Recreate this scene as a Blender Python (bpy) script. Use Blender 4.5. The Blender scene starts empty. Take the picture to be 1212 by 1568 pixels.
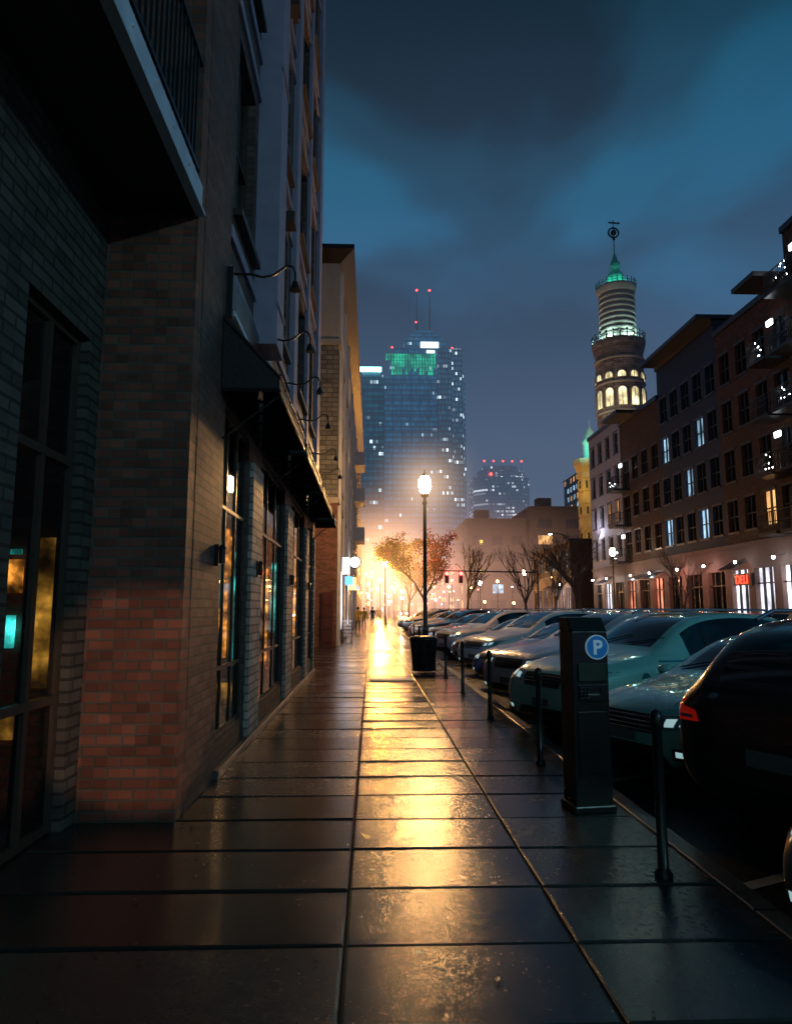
import bpy, bmesh, math, random
from mathutils import Vector, Matrix
from mathutils.bvhtree import BVHTree
R=math.radians
random.seed(7)
sc=bpy.context.scene
COL=sc.collection
sc.view_settings.view_transform='Standard'
sc.view_settings.look='None'
sc.view_settings.exposure=0

# ------------------------------------------------------------------ helpers
def empty(name,loc=(0,0,0),rot=0):
    e=bpy.data.objects.new(name,None); e.empty_display_size=.3
    e.location=loc; e.rotation_euler=(0,0,rot); COL.objects.link(e); return e

class MB:
    def __init__(s): s.v=[];s.f=[];s.m=[];s.s=[]
    def add(s,vs,fs,m=0,sm=False):
        o=len(s.v); s.v+=[tuple(v) for v in vs]
        for f in fs:
            s.f.append([o+i for i in f]); s.m.append(m); s.s.append(sm)
    def box(s,x0,x1,y0,y1,z0,z1,m=0):
        s.add([(x0,y0,z0),(x1,y0,z0),(x1,y1,z0),(x0,y1,z0),(x0,y0,z1),(x1,y0,z1),(x1,y1,z1),(x0,y1,z1)],
              [(0,3,2,1),(4,5,6,7),(0,1,5,4),(1,2,6,5),(2,3,7,6),(3,0,4,7)],m)
    def quad(s,a,b,c,d,m=0): s.add([a,b,c,d],[(0,1,2,3)],m)
    def cyl(s,p0,p1,r0,r1=None,n=10,m=0,cap=True,sm=True):
        if r1 is None: r1=r0
        p0=Vector(p0);p1=Vector(p1);d=(p1-p0)
        if d.length<1e-6: return
        d.normalize()
        a=Vector((0,0,1)) if abs(d.z)<.9 else Vector((1,0,0))
        u=d.cross(a).normalized();w=d.cross(u)
        vs=[]
        for p,r in((p0,r0),(p1,r1)):
            for i in range(n):
                t=2*math.pi*i/n
                vs.append(p+u*(math.cos(t)*r)+w*(math.sin(t)*r))
        s.add(vs,[(i,(i+1)%n,n+(i+1)%n,n+i) for i in range(n)],m,sm)
        if cap:
            s.add(vs[:n],[tuple(range(n-1,-1,-1))],m); s.add(vs[n:],[tuple(range(n))],m)
    def tube(s,pts,r,n=6,m=0):
        for a,b in zip(pts[:-1],pts[1:]): s.cyl(a,b,r,r,n,m)
    def lathe(s,c,prof,n=24,m=0,sm=True,axis='z'):
        cx,cy,cz=c; vs=[]
        for (r,z) in prof:
            for i in range(n):
                t=2*math.pi*i/n
                if axis=='z': vs.append((cx+r*math.cos(t),cy+r*math.sin(t),cz+z))
                else: vs.append((cx+r*math.cos(t),cy+z,cz+r*math.sin(t)))
        o=len(s.v); s.v+=vs
        for j in range(len(prof)-1):
            for i in range(n):
                s.f.append([o+j*n+i,o+j*n+(i+1)%n,o+(j+1)*n+(i+1)%n,o+(j+1)*n+i]); s.m.append(m); s.s.append(sm)
    def sphere(s,c,r,m=0,n=12,k=8,sz=1.0,sx=1,sy=1):
        vs=[];
        for j in range(k+1):
            ph=-math.pi/2+math.pi*j/k
            for i in range(n):
                t=2*math.pi*i/n
                vs.append((c[0]+sx*r*math.cos(ph)*math.cos(t),c[1]+sy*r*math.cos(ph)*math.sin(t),c[2]+sz*r*math.sin(ph)))
        fs=[]
        for j in range(k):
            for i in range(n): fs.append((j*n+i,j*n+(i+1)%n,(j+1)*n+(i+1)%n,(j+1)*n+i))
        s.add(vs,fs,m,True)
    def wallx(s,x0,x1,y0,y1,z0,z1,ops,m=0):
        ys=sorted(set([y0,y1]+[o[0] for o in ops]+[o[1] for o in ops]))
        for ya,yb in zip(ys[:-1],ys[1:]):
            if yb-ya<1e-4: continue
            ym=(ya+yb)/2
            cut=sorted([(o[2],o[3]) for o in ops if o[0]<ym<o[1]])
            z=z0
            for a,b in cut:
                if a>z+1e-4: s.box(x0,x1,ya,yb,z,a,m)
                z=b
            if z<z1-1e-4: s.box(x0,x1,ya,yb,z,z1,m)
    def obj(s,name,mats,parent=None,bevel=0,loc=None):
        me=bpy.data.meshes.new(name); me.from_pydata(s.v,[],s.f)
        for mt in mats: me.materials.append(mt)
        me.polygons.foreach_set('material_index',s.m)
        me.polygons.foreach_set('use_smooth',s.s)
        me.update()
        o=bpy.data.objects.new(name,me); COL.objects.link(o)
        if parent is not None: o.parent=parent
        if loc is not None: o.location=loc
        if bevel>0:
            b=o.modifiers.new('bevel','BEVEL'); b.width=bevel; b.segments=2; b.limit_method='ANGLE'
        return o

class NT:
    def __init__(s,name):
        s.mat=bpy.data.materials.new(name); s.mat.use_nodes=True
        s.t=s.mat.node_tree; s.t.nodes.clear()
        s.out=s.t.nodes.new('ShaderNodeOutputMaterial')
    def n(s,typ,**kw):
        nd=s.t.nodes.new(typ)
        for k,v in kw.items():
            if k.startswith('i_'):
                key=k[2:]; key=int(key) if key.isdigit() else key.replace('_',' ')
                nd.inputs[key].default_value=v
            else: setattr(nd,k,v)
        return nd
    def l(s,a,b): s.t.links.new(a,b)
    def math(s,op,a,b=None,c=None):
        nd=s.t.nodes.new('ShaderNodeMath'); nd.operation=op
        for i,x in enumerate((a,b,c)):
            if x is None: continue
            if isinstance(x,(int,float)): nd.inputs[i].default_value=x
            else: s.l(x,nd.inputs[i])
        return nd.outputs[0]
    def mixc(s,f,a,b,blend='MIX'):
        nd=s.t.nodes.new('ShaderNodeMix'); nd.data_type='RGBA'; nd.blend_type=blend
        for k,x in ((0,f),(6,a),(7,b)):
            if isinstance(x,(int,float)): nd.inputs[k].default_value=x
            elif isinstance(x,tuple): nd.inputs[k].default_value=(x[0],x[1],x[2],1)
            else: s.l(x,nd.inputs[k])
        return nd.outputs[2]
def c4(c): return (c[0],c[1],c[2],1)

def pm(name,color,rough=.6,metal=0,em=None,es=0,var=.25,scale=3,bump=0,bscale=40,rvar=.1,coat=0,spec=.5):
    t=NT(name)
    p=t.n('ShaderNodeBsdfPrincipled'); t.l(p.outputs[0],t.out.inputs[0])
    tc=t.n('ShaderNodeTexCoord')
    nz=t.n('ShaderNodeTexNoise',i_Scale=scale,i_Detail=5.0); t.l(tc.outputs['Object'],nz.inputs['Vector'])
    dark=tuple(x*(1-var) for x in color); lite=tuple(min(1,x*(1+var)) for x in color)
    t.l(t.mixc(nz.outputs[0],dark,lite),p.inputs['Base Color'])
    r=t.math('MULTIPLY_ADD',nz.outputs[0],rvar*2,rough-rvar); t.l(r,p.inputs['Roughness'])
    p.inputs['Metallic'].default_value=metal; p.inputs['Specular IOR Level'].default_value=spec
    if coat: p.inputs['Coat Weight'].default_value=coat; p.inputs['Coat Roughness'].default_value=.05
    if em: p.inputs['Emission Color'].default_value=c4(em); p.inputs['Emission Strength'].default_value=es
    if bump:
        n2=t.n('ShaderNodeTexNoise',i_Scale=bscale,i_Detail=6.0); t.l(tc.outputs['Object'],n2.inputs['Vector'])
        b=t.n('ShaderNodeBump',i_Strength=bump,i_Distance=.02); t.l(n2.outputs[0],b.inputs['Height']); t.l(b.outputs[0],p.inputs['Normal'])
    return t.mat

def glow(name,color,strength,vary=0,scale=1.0):
    t=NT(name); e=t.n('ShaderNodeEmission',i_Color=c4(color),i_Strength=strength)
    if vary:
        tc=t.n('ShaderNodeTexCoord'); nz=t.n('ShaderNodeTexNoise',i_Scale=scale,i_Detail=4.0); t.l(tc.outputs['Object'],nz.inputs['Vector'])
        pw=t.math('POWER',t.math('MULTIPLY',nz.outputs[0],1.8),3.0 if vary==1 else 6.0)
        t.l(t.math('MULTIPLY',pw,strength),e.inputs['Strength'])
    t.l(e.outputs[0],t.out.inputs[0]); return t.mat

def brick(name,c1,c2,mortar,bw=.22,bh=.075,rough=.6,bump=.6,dirt=.5,ms=.012,spec=.35):
    t=NT(name); p=t.n('ShaderNodeBsdfPrincipled'); t.l(p.outputs[0],t.out.inputs[0]); p.inputs['Specular IOR Level'].default_value=spec
    g=t.n('ShaderNodeNewGeometry'); sp=t.n('ShaderNodeSeparateXYZ'); t.l(g.outputs['Position'],sp.inputs[0])
    u=t.math('ADD',sp.outputs[0],sp.outputs[1]); cb=t.n('ShaderNodeCombineXYZ'); t.l(u,cb.inputs[0]); t.l(sp.outputs[2],cb.inputs[1])
    b=t.n('ShaderNodeTexBrick',i_Color1=c4(c1),i_Color2=c4(c2),i_Mortar=c4(mortar),i_Scale=1.0,i_Mortar_Size=ms,i_Mortar_Smooth=.2,i_Bias=0.0,i_Brick_Width=bw,i_Row_Height=bh)
    t.l(cb.outputs[0],b.inputs['Vector'])
    row=t.math('FLOOR',t.math('DIVIDE',sp.outputs[2],bh)); off=t.math('MULTIPLY',t.math('MODULO',row,2.0),.5)
    cb3=t.n('ShaderNodeCombineXYZ'); t.l(t.math('FLOOR',t.math('ADD',t.math('DIVIDE',u,bw),off)),cb3.inputs[0]); t.l(row,cb3.inputs[1])
    wn=t.n('ShaderNodeTexWhiteNoise',noise_dimensions='2D'); t.l(cb3.outputs[0],wn.inputs[0])
    nz=t.n('ShaderNodeTexNoise',i_Scale=.9,i_Detail=8.0); t.l(g.outputs['Position'],nz.inputs['Vector'])
    n2=t.n('ShaderNodeTexNoise',i_Scale=60.0,i_Detail=3.0); t.l(g.outputs['Position'],n2.inputs['Vector'])
    d=t.math('MULTIPLY_ADD',nz.outputs[0],dirt*1.6,1-dirt*.9)
    d=t.math('MULTIPLY',d,t.math('MULTIPLY_ADD',wn.outputs[0],.6,.68))
    cc=t.n('ShaderNodeCombineXYZ'); 
    for i in range(3): t.l(d,cc.inputs[i])
    t.l(t.mixc(1.0,b.outputs[0],cc.outputs[0],'MULTIPLY'),p.inputs['Base Color'])
    h=t.math('ADD',t.math('MULTIPLY',b.outputs[1],-1.0),t.math('MULTIPLY',n2.outputs[0],.5))
    bp=t.n('ShaderNodeBump',i_Strength=bump,i_Distance=.008); t.l(h,bp.inputs['Height']); t.l(bp.outputs[0],p.inputs['Normal'])
    t.l(t.math('MULTIPLY_ADD',nz.outputs[0],.4,rough-.2),p.inputs['Roughness'])
    return t.mat

def glassy(name,tint=(.8,.9,.95)):
    t=NT(name); tr=t.n('ShaderNodeBsdfTransparent',i_Color=c4(tint)); gl=t.n('ShaderNodeBsdfGlossy',i_Color=(.8,.85,.9,1),i_Roughness=.03)
    fr=t.n('ShaderNodeFresnel',i_IOR=1.4); mx=t.n('ShaderNodeMixShader'); t.l(fr.outputs[0],mx.inputs[0]); t.l(tr.outputs[0],mx.inputs[1]); t.l(gl.outputs[0],mx.inputs[2])
    t.l(mx.outputs[0],t.out.inputs[0]); return t.mat

def towermat(name,base,cw,ch,lit,litcol,strength,rough=.25,ambcol=(.1,.4,.7),ambient=0.0,wfrac=.82,run=5.0,runp=.03):
    t=NT(name); p=t.n('ShaderNodeBsdfPrincipled'); t.l(p.outputs[0],t.out.inputs[0])
    g=t.n('ShaderNodeNewGeometry'); sp=t.n('ShaderNodeSeparateXYZ'); t.l(g.outputs['Position'],sp.inputs[0])
    u=t.math('DIVIDE',t.math('ADD',sp.outputs[0],sp.outputs[1]),cw); w=t.math('DIVIDE',sp.outputs[2],ch)
    fu=t.math('FLOOR',u); fw=t.math('FLOOR',w)
    cb=t.n('ShaderNodeCombineXYZ'); t.l(fu,cb.inputs[0]); t.l(fw,cb.inputs[1])
    wn=t.n('ShaderNodeTexWhiteNoise',noise_dimensions='2D'); t.l(cb.outputs[0],wn.inputs[0])
    cb2=t.n('ShaderNodeCombineXYZ'); t.l(t.math('FLOOR',t.math('DIVIDE',u,run)),cb2.inputs[0]); t.l(fw,cb2.inputs[1])
    wn2=t.n('ShaderNodeTexWhiteNoise',noise_dimensions='2D'); t.l(cb2.outputs[0],wn2.inputs[0])
    a=t.math('GREATER_THAN',wn.outputs[0],1-lit); b=t.math('MULTIPLY',t.math('GREATER_THAN',wn2.outputs[0],1-runp),t.math('GREATER_THAN',wn.outputs[0],.2))
    on=t.math('MAXIMUM',a,b)
    mu=t.math('MULTIPLY',t.math('LESS_THAN',t.math('FRACT',u),wfrac),t.math('LESS_THAN',t.math('FRACT',w),.55))
    wn3=t.n('ShaderNodeTexWhiteNoise',noise_dimensions='3D'); t.l(cb.outputs[0],wn3.inputs[0])
    br=t.math('MULTIPLY_ADD',t.math('POWER',wn3.outputs[0],2.5),1.0,.12)
    e=t.math('MULTIPLY',t.math('MULTIPLY',on,mu),t.math('MULTIPLY',br,strength))
    p.inputs['Emission Strength'].default_value=1.0
    cl=t.n('ShaderNodeVectorMath',operation='SCALE'); cl.inputs[0].default_value=litcol; t.l(e,cl.inputs['Scale'])
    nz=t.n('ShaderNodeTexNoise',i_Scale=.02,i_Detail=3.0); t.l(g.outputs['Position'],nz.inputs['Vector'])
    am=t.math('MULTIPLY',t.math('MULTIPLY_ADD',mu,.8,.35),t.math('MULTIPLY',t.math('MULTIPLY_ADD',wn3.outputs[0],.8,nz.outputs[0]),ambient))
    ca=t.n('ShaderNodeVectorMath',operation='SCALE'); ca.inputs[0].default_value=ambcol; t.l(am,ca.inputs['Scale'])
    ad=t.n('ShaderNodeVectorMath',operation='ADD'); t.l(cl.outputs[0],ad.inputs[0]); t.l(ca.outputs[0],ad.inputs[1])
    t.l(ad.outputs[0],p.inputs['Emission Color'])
    dk=tuple(x*.35 for x in base)
    t.l(t.mixc(mu,base,dk),p.inputs['Base Color'])
    t.l(t.math('MULTIPLY_ADD',mu,-.35,rough+.3),p.inputs['Roughness'])
    return t.mat

def glow_halo(name,loc,rad,color,strength,pw=3.0,sq=(1,1,1)):  # paints the bloom around lights as an emission-only volume
    t=NT('halo_mat_'+name)
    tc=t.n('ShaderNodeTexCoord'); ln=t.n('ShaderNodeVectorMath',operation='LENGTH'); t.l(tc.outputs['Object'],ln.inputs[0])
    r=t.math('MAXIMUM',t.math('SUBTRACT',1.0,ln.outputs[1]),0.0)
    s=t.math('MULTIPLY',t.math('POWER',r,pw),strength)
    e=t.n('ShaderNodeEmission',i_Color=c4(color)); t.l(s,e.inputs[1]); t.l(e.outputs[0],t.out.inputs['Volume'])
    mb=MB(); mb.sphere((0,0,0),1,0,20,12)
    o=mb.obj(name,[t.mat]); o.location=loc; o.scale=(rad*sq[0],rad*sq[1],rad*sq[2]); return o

# ------------------------------------------------------------------ materials
M={}
M['brick']=brick('red_brick',(.21,.080,.055),(.13,.052,.038),(.10,.08,.068),.2,.08)
M['brickp']=brick('painted_brick',(.085,.08,.068),(.07,.065,.057),(.03,.03,.03),.3,.09,bump=.9)
M['brickd']=brick('dark_side_brick',(.14,.082,.07),(.09,.055,.048),(.065,.055,.05),.2,.08)
M['brickw']=brick('cream_brick',(.42,.37,.33),(.34,.30,.27),(.14,.13,.12),.3,.1)
M['stoneb']=brick('rough_stone',(.20,.19,.17),(.14,.14,.13),(.08,.08,.08),.5,.22,ms=.03,bump=1.0)
M['beige']=pm('beige_render',(.34,.31,.27),.7,bump=.2,bscale=10)
M['concrete']=pm('concrete',(.24,.25,.27),.75,bump=.4,bscale=25,var=.3)
M['darkmetal']=pm('dark_metal',(.03,.03,.033),.35,metal=.6,bump=.05)
M['blackpaint']=pm('black_paint',(.012,.012,.013),.3,bump=.05)
M['steel']=pm('galvanised_steel',(.50,.60,.74),.4,metal=.2,bump=.5,bscale=7,rvar=.15,var=.4)
M['lav']=pm('grey_cladding',(.30,.28,.39),.5,metal=.1,bump=.1,bscale=8)
M['awning']=pm('black_awning',(.012,.012,.014),.55,bump=.3,bscale=30)
M['soffit']=pm('soffit',(.05,.04,.03),.7)
M['glass']=glassy('window_glass')
M['dglass']=pm('dark_window',(.01,.014,.018),.06,rvar=.03,bump=.06,bscale=1.5)
M['wood']=pm('bronze_frame',(.05,.035,.025),.4,bump=.1)
M['cream']=pm('white_trim',(.50,.51,.55),.5)
M['globe']=glow('lamp_globe',(1,.52,.18),560)
M['globed']=glow('lamp_globe_dim',(1,.75,.5),45)
M['sodium']=glow('sodium_globe',(1,.42,.07),2300)
M['cool']=glow('cool_lamp',(.75,.9,1),60)
M['l_warm']=glow('lit_room_warm',(1,.50,.18),.9,1,.6)
M['l_cool']=glow('lit_room_cool',(.45,.75,1),1.0,1,.7)
M['l_pink']=glow('lit_shop_pink',(1,.30,.18),1.5,1,.5)
M['l_white']=glow('lit_shop_white',(.9,.88,1),2.2,1,.5)
M['red']=glow('red_light',(1,.03,.02),18)
M['redneon']=glow('red_neon',(1,.04,.02),5)
M['green']=glow('green_light',(.01,.55,.27),1.25,1,.12)
M['string']=glow('string_light',(.9,.95,1),14)

# ------------------------------------------------------------------ world
w=bpy.data.worlds.new('World'); sc.world=w; w.use_nodes=True
nt=w.node_tree; nt.nodes.clear()
o=nt.nodes.new('ShaderNodeOutputWorld'); bg=nt.nodes.new('ShaderNodeBackground'); 
tc=nt.nodes.new('ShaderNodeTexCoord'); sp=nt.nodes.new('ShaderNodeSeparateXYZ'); nt.links.new(tc.outputs['Generated'],sp.inputs[0])
mp=nt.nodes.new('ShaderNodeMapping'); mp.inputs['Scale'].default_value=(1.3,1.3,3.0); nt.links.new(tc.outputs['Generated'],mp.inputs[0])
nz=nt.nodes.new('ShaderNodeTexNoise'); nz.inputs['Scale'].default_value=1.5; nz.inputs['Detail'].default_value=3.0; nz.inputs['Roughness'].default_value=.42
nt.links.new(mp.outputs[0],nz.inputs[0])
ad=nt.nodes.new('ShaderNodeMath'); ad.operation='MULTIPLY_ADD'; ad.inputs[1].default_value=.24; nt.links.new(nz.outputs[0],ad.inputs[0])
sb=nt.nodes.new('ShaderNodeMath'); sb.operation='SUBTRACT'; sb.inputs[1].default_value=.12; nt.links.new(sp.outputs[2],sb.inputs[0]); nt.links.new(sb.outputs[0],ad.inputs[2])
rp=nt.nodes.new('ShaderNodeValToRGB'); nt.links.new(ad.outputs[0],rp.inputs[0])
el=rp.color_ramp.elements; el[0].position=0; el[0].color=(.105,.098,.165,1); el[1].position=.9; el[1].color=(.002,.022,.036,1)
for ps,cl in ((.12,(.098,.108,.195)),(.24,(.062,.104,.205)),(.36,(.022,.078,.165)),(.50,(.006,.058,.115)),(.66,(.003,.042,.076))):
    e=el.new(ps); e.color=(*cl,1)
cr=nt.nodes.new('ShaderNodeValToRGB'); cr.color_ramp.elements[0].position=.37; cr.color_ramp.elements[0].color=(.24,.32,.36,1); cr.color_ramp.elements[1].position=.64; cr.color_ramp.elements[1].color=(1.0,2.0,2.0,1)
e=cr.color_ramp.elements.new(.5); e.color=(.85,.98,1.0,1); cr.color_ramp.interpolation='EASE'
n2=nt.nodes.new('ShaderNodeTexNoise'); n2.inputs['Scale'].default_value=1.7; n2.inputs['Detail'].default_value=4; n2.inputs['Roughness'].default_value=.42; n2.inputs['Distortion'].default_value=.3
mp2=nt.nodes.new('ShaderNodeMapping'); mp2.inputs['Scale'].default_value=(1.4,1.4,2.4); mp2.inputs['Location'].default_value=(2.0,5.3,.2); nt.links.new(tc.outputs['Generated'],mp2.inputs[0]); nt.links.new(mp2.outputs[0],n2.inputs[0])
nt.links.new(n2.outputs[0],cr.inputs[0])
fd=nt.nodes.new('ShaderNodeMapRange'); fd.inputs[1].default_value=.15; fd.inputs[2].default_value=.45; nt.links.new(sp.outputs[2],fd.inputs[0])
mx=nt.nodes.new('ShaderNodeMix'); mx.data_type='RGBA'; mx.blend_type='MULTIPLY'; nt.links.new(fd.outputs[0],mx.inputs[0])
nt.links.new(rp.outputs[0],mx.inputs[6]); nt.links.new(cr.outputs[0],mx.inputs[7])
sky=nt.nodes.new('ShaderNodeTexSky'); sky.sky_type='NISHITA'; sky.sun_disc=False; sky.sun_elevation=R(-4); sky.sun_rotation=R(200)
ms=nt.nodes.new('ShaderNodeMix'); ms.data_type='RGBA'; ms.blend_type='ADD'; ms.inputs[0].default_value=.015
nt.links.new(mx.outputs[2],ms.inputs[6]); nt.links.new(sky.outputs[0],ms.inputs[7])
nt.links.new(ms.outputs[2],bg.inputs[0]); bg.inputs[1].default_value=1.0; nt.links.new(bg.outputs[0],o.inputs[0])
sl=bpy.data.lights.new('moonlight','SUN'); sl.energy=.02; sl.angle=R(10); sl.color=(.6,.9,1)
so=bpy.data.objects.new('moonlight',sl); so.rotation_euler=(R(50),0,R(20)); COL.objects.link(so)

# ------------------------------------------------------------------ camera
cam=bpy.data.cameras.new('camera'); cam.sensor_fit='VERTICAL'; cam.sensor_height=36; cam.lens=25.0; cam.clip_end=5000
co=bpy.data.objects.new('camera',cam); co.location=(0,0,1.6); co.rotation_euler=(R(90+7.74),0,R(-2.0)); COL.objects.link(co); sc.camera=co

# ------------------------------------------------------------------ ground
def wetmat(name,c,r0,r1,bump,scale=2.0,fine=90,slab=False,mid=1.2):
    t=NT(name); p=t.n('ShaderNodeBsdfPrincipled'); t.l(p.outputs[0],t.out.inputs[0])
    g=t.n('ShaderNodeNewGeometry')
    nz=t.n('ShaderNodeTexNoise',i_Scale=scale,i_Detail=7.0,i_Roughness=.65); t.l(g.outputs['Position'],nz.inputs['Vector'])
    n2=t.n('ShaderNodeTexNoise',i_Scale=float(fine),i_Detail=4.0); t.l(g.outputs['Position'],n2.inputs['Vector'])
    n3=t.n('ShaderNodeTexNoise',i_Scale=11.0,i_Detail=4.0); t.l(g.outputs['Position'],n3.inputs['Vector'])
    col=t.mixc(nz.outputs[0],tuple(x*.4 for x in c),tuple(x*1.6 for x in c))
    cr=t.n('ShaderNodeMapRange',i_1=.28,i_2=.72,i_3=r0,i_4=r1); t.l(nz.outputs[0],cr.inputs[0]); rg=cr.outputs[0]
    if slab:
        sp=t.n('ShaderNodeSeparateXYZ'); t.l(g.outputs['Position'],sp.inputs[0])
        fy=t.math('FLOOR',t.math('DIVIDE',t.math('ADD',sp.outputs[1],6.0),.69)); fx=t.math('ADD',t.math('GREATER_THAN',sp.outputs[0],-.12),t.math('GREATER_THAN',sp.outputs[0],1.0))
        cb=t.n('ShaderNodeCombineXYZ'); t.l(fx,cb.inputs[0]); t.l(fy,cb.inputs[1]); wn=t.n('ShaderNodeTexWhiteNoise',noise_dimensions='2D'); t.l(cb.outputs[0],wn.inputs[0])
        rg=t.math('ADD',rg,t.math('MULTIPLY_ADD',wn.outputs[0],.10,-.04))
        sc_=t.n('ShaderNodeVectorMath',operation='SCALE'); t.l(col,sc_.inputs[0]); t.l(t.math('MULTIPLY_ADD',wn.outputs[0],.8,.6),sc_.inputs['Scale']); col=sc_.outputs[0]
        n4=t.n('ShaderNodeTexNoise',i_Scale=28.0,i_Detail=5.0); t.l(g.outputs['Position'],n4.inputs['Vector'])
        rg=t.math('ADD',rg,t.math('MULTIPLY',t.math('MAXIMUM',t.math('SUBTRACT',n4.outputs[0],.55),0.0),.6))
    t.l(col,p.inputs['Base Color']); t.l(rg,p.inputs['Roughness'])
    h=t.math('ADD',n2.outputs[0],t.math('MULTIPLY',n3.outputs[0],mid))
    b=t.n('ShaderNodeBump',i_Strength=bump,i_Distance=.004); t.l(h,b.inputs['Height']); t.l(b.outputs[0],p.inputs['Normal'])
    return t.mat
M['walk']=wetmat('wet_sidewalk',(.034,.030,.028),.13,.25,.30,1.6,120,True,.45)
M['walk2']=wetmat('wet_far_sidewalk',(.05,.05,.05),.2,.4,.4)
M['asphalt']=wetmat('wet_asphalt',(.03,.03,.032),.2,.45,.6,1.2,160)
M['joint']=pm('sidewalk_joint',(.012,.011,.01),.9)
M['kerb']=wetmat('wet_kerb',(.07,.07,.07),.25,.45,.4)
mb=MB(); mb.box(-1500,1500,-60,3000,-.6,-.16); mb.obj('ground',[M['asphalt']])
mb=MB(); mb.box(2.2,19.4,-40,400,-.15,-.13); mb.obj('road',[M['asphalt']])
mb=MB()
mb.box(-2.4,2.05,-20,140,-.15,-.02,1)
rs=random.Random(3)
cols=[(-2.4,-.12),(-.12,1.0),(1.0,2.05)]
y=-6.0
while y<138:
    for (a,b) in cols:
        tx=rs.uniform(-.016,.016); ty=rs.uniform(-.004,.004); dz=rs.uniform(-.001,.001)
        gy=.007; g=.006; x0,x1,y0,y1=a+g,b-g,y+gy,y+.69-gy
        h=[dz+ty*(x-(x0+x1)/2)+tx*(yy-(y0+y1)/2) for (x,yy) in ((x0,y0),(x1,y0),(x1,y1),(x0,y1))]
        e=.014
        top=[(x0+e,y0+e,h[0]),(x1-e,y0+e,h[1]),(x1-e,y1-e,h[2]),(x0+e,y1-e,h[3])]
        mid=[(x0,y0,h[0]-.006),(x1,y0,h[1]-.006),(x1,y1,h[2]-.006),(x0,y1,h[3]-.006)]
        bot=[(x0,y0,-.03),(x1,y0,-.03),(x1,y1,-.03),(x0,y1,-.03)]
        mb.add(top+mid+bot,[(0,1,2,3)]+[(4+i,4+(i+1)%4,(i+1)%4,i) for i in range(4)]+[(8+i,8+(i+1)%4,4+(i+1)%4,4+i) for i in range(4)],0)
    y+=.69
mb.obj('sidewalk',[M['walk'],M['joint']])
mb=MB(); yy=-20
while yy<140:
    mb.box(2.056,2.2,yy+.005,yy+2.99,-.15,.002); yy+=3
mb.obj('kerb',[M['kerb']],bevel=.012)
mb=MB(); mb.box(19.4,22,-20,300,-.15,0); mb.obj('far_sidewalk',[M['walk2']])
M['rpaint']=pm('road_paint',(.40,.40,.38),.4,var=.5,scale=8)
mb=MB()
a=R(25); 
for i in range(24):
    y0=3.9+i*2.75-2.0; L=5.0
    dx,dy=math.cos(a),math.sin(a); px,py=-dy*.05,dx*.05
    A=Vector((2.35,y0,-.126)); B=A+Vector((dx*L,dy*L,0)); P=Vector((px,py,0))
    mb.quad(A-P,B-P,B+P,A+P)
mb.obj('parking_bay_markings',[M['rpaint']])
mb=MB()
for i in range(9): mb.box(.0,.95,16.2+i*.07,16.23+i*.07,.010,.022)
mb.box(-.03,.0,16.15,16.85,.010,.024); mb.box(.95,.98,16.15,16.85,.010,.024)
mb.obj('sidewalk_grate',[M['steel']])
mb=MB(); rl=random.Random(44)
for i in range(190):
    x=rl.choice([rl.uniform(-1.4,-1.0),rl.uniform(-2.2,2.0),rl.uniform(1.5,2.0)]); y=rl.uniform(2.2,20)
    s=rl.uniform(.010,.026); t_=rl.uniform(0,6.28); c_,s_=math.cos(t_)*s,math.sin(t_)*s; z=.012
    mb.add([(x-c_,y-s_,z),(x+s_*.5,y-c_*.5,z+.003),(x+c_,y+s_,z),(x-s_*.5,y+c_*.5,z+.002)],[(0,1,2,3)],0)
mb.obj('fallen_leaves',[pm('wet_leaf',(.06,.04,.02),.35)])

# ------------------------------------------------------------------ near left building
B1=empty('brick_apartment_building')
mb=MB()
mb.wallx(-2.38,-2.22,-8,5.7,0,4.95,[(4.45,5.45,0,3.7),(0.6,2.6,0,3.7)],1)
mb.box(-2.9,-1.475,5.7,5.92,0,26,0)
mb.box(-1.66,-1.47,5.921,7.0,0,26,2)
ops=[(7.0001,8.6,.35,3.65),(9.6,12.3,.35,3.65),(13.4,15.9,.35,3.65),(16.8,18.2,.35,3.65)]
fl=[5.9+3.3*i for i in range(6)]
up=[]
for z in fl:
    for (ya,yb) in ((7.3,8.4),(9.9,11.9),(13.6,15.2),(16.0,17.3)): up.append((ya,yb,z,z+2.1))
mb.wallx(-1.62,-1.5,7.0,18.7,0,4.9,ops,2)
mb.wallx(-1.85,-1.5,7.0,18.7,4.9,26,up,2)
mb.wallx(-2.6,-2.25,-8,5.7,5.2,26,[(2.8,4.8,z-.4,z+2.1) for z in fl],2)
mb.box(-12,-5.5,-8,18.7,0,26,2)
mb.box(-5.5,-1.63,18.35,18.69,0,26,2)
mb.obj('brick_walls',[M['brick'],M['brickp'],M['brickd']],B1)
mb=MB(); 
for (ya,yb) in ((8.6,9.6),(12.3,13.4),(15.9,16.8),(18.2,18.7)):
    mb.box(-1.5,-1.45,ya+.1,yb-.1,0,3.4); 
mb.obj('cream_piers',[M['brickw']],B1)
mb=MB(); mb.box(-1.5,-1.425,7.0,18.72,0,.09)
mb.obj('plinth',[M['kerb']],B1,bevel=.01)
mb=MB(); mb.box(-2.9,-1.5,-8,5.69,4.96,5.16,0); mb.obj('balcony_slab',[M['soffit']],B1)
mb=MB(); mb.box(-1.498,-1.45,-8,5.70,4.90,5.17,0); mb.box(-1.45,-1.42,-8,5.71,4.90,4.93,0)
yy=-6
while yy<5.6: mb.sphere((-1.448,yy,5.08),.016,0,6,4); yy+=.45
mb.obj('balcony_fascia',[M['steel']],B1)
mb=MB()
for z in (5.3,6.3): mb.box(-1.52,-1.48,-8,5.69,z,z+.04)
yy=-4.
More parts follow.
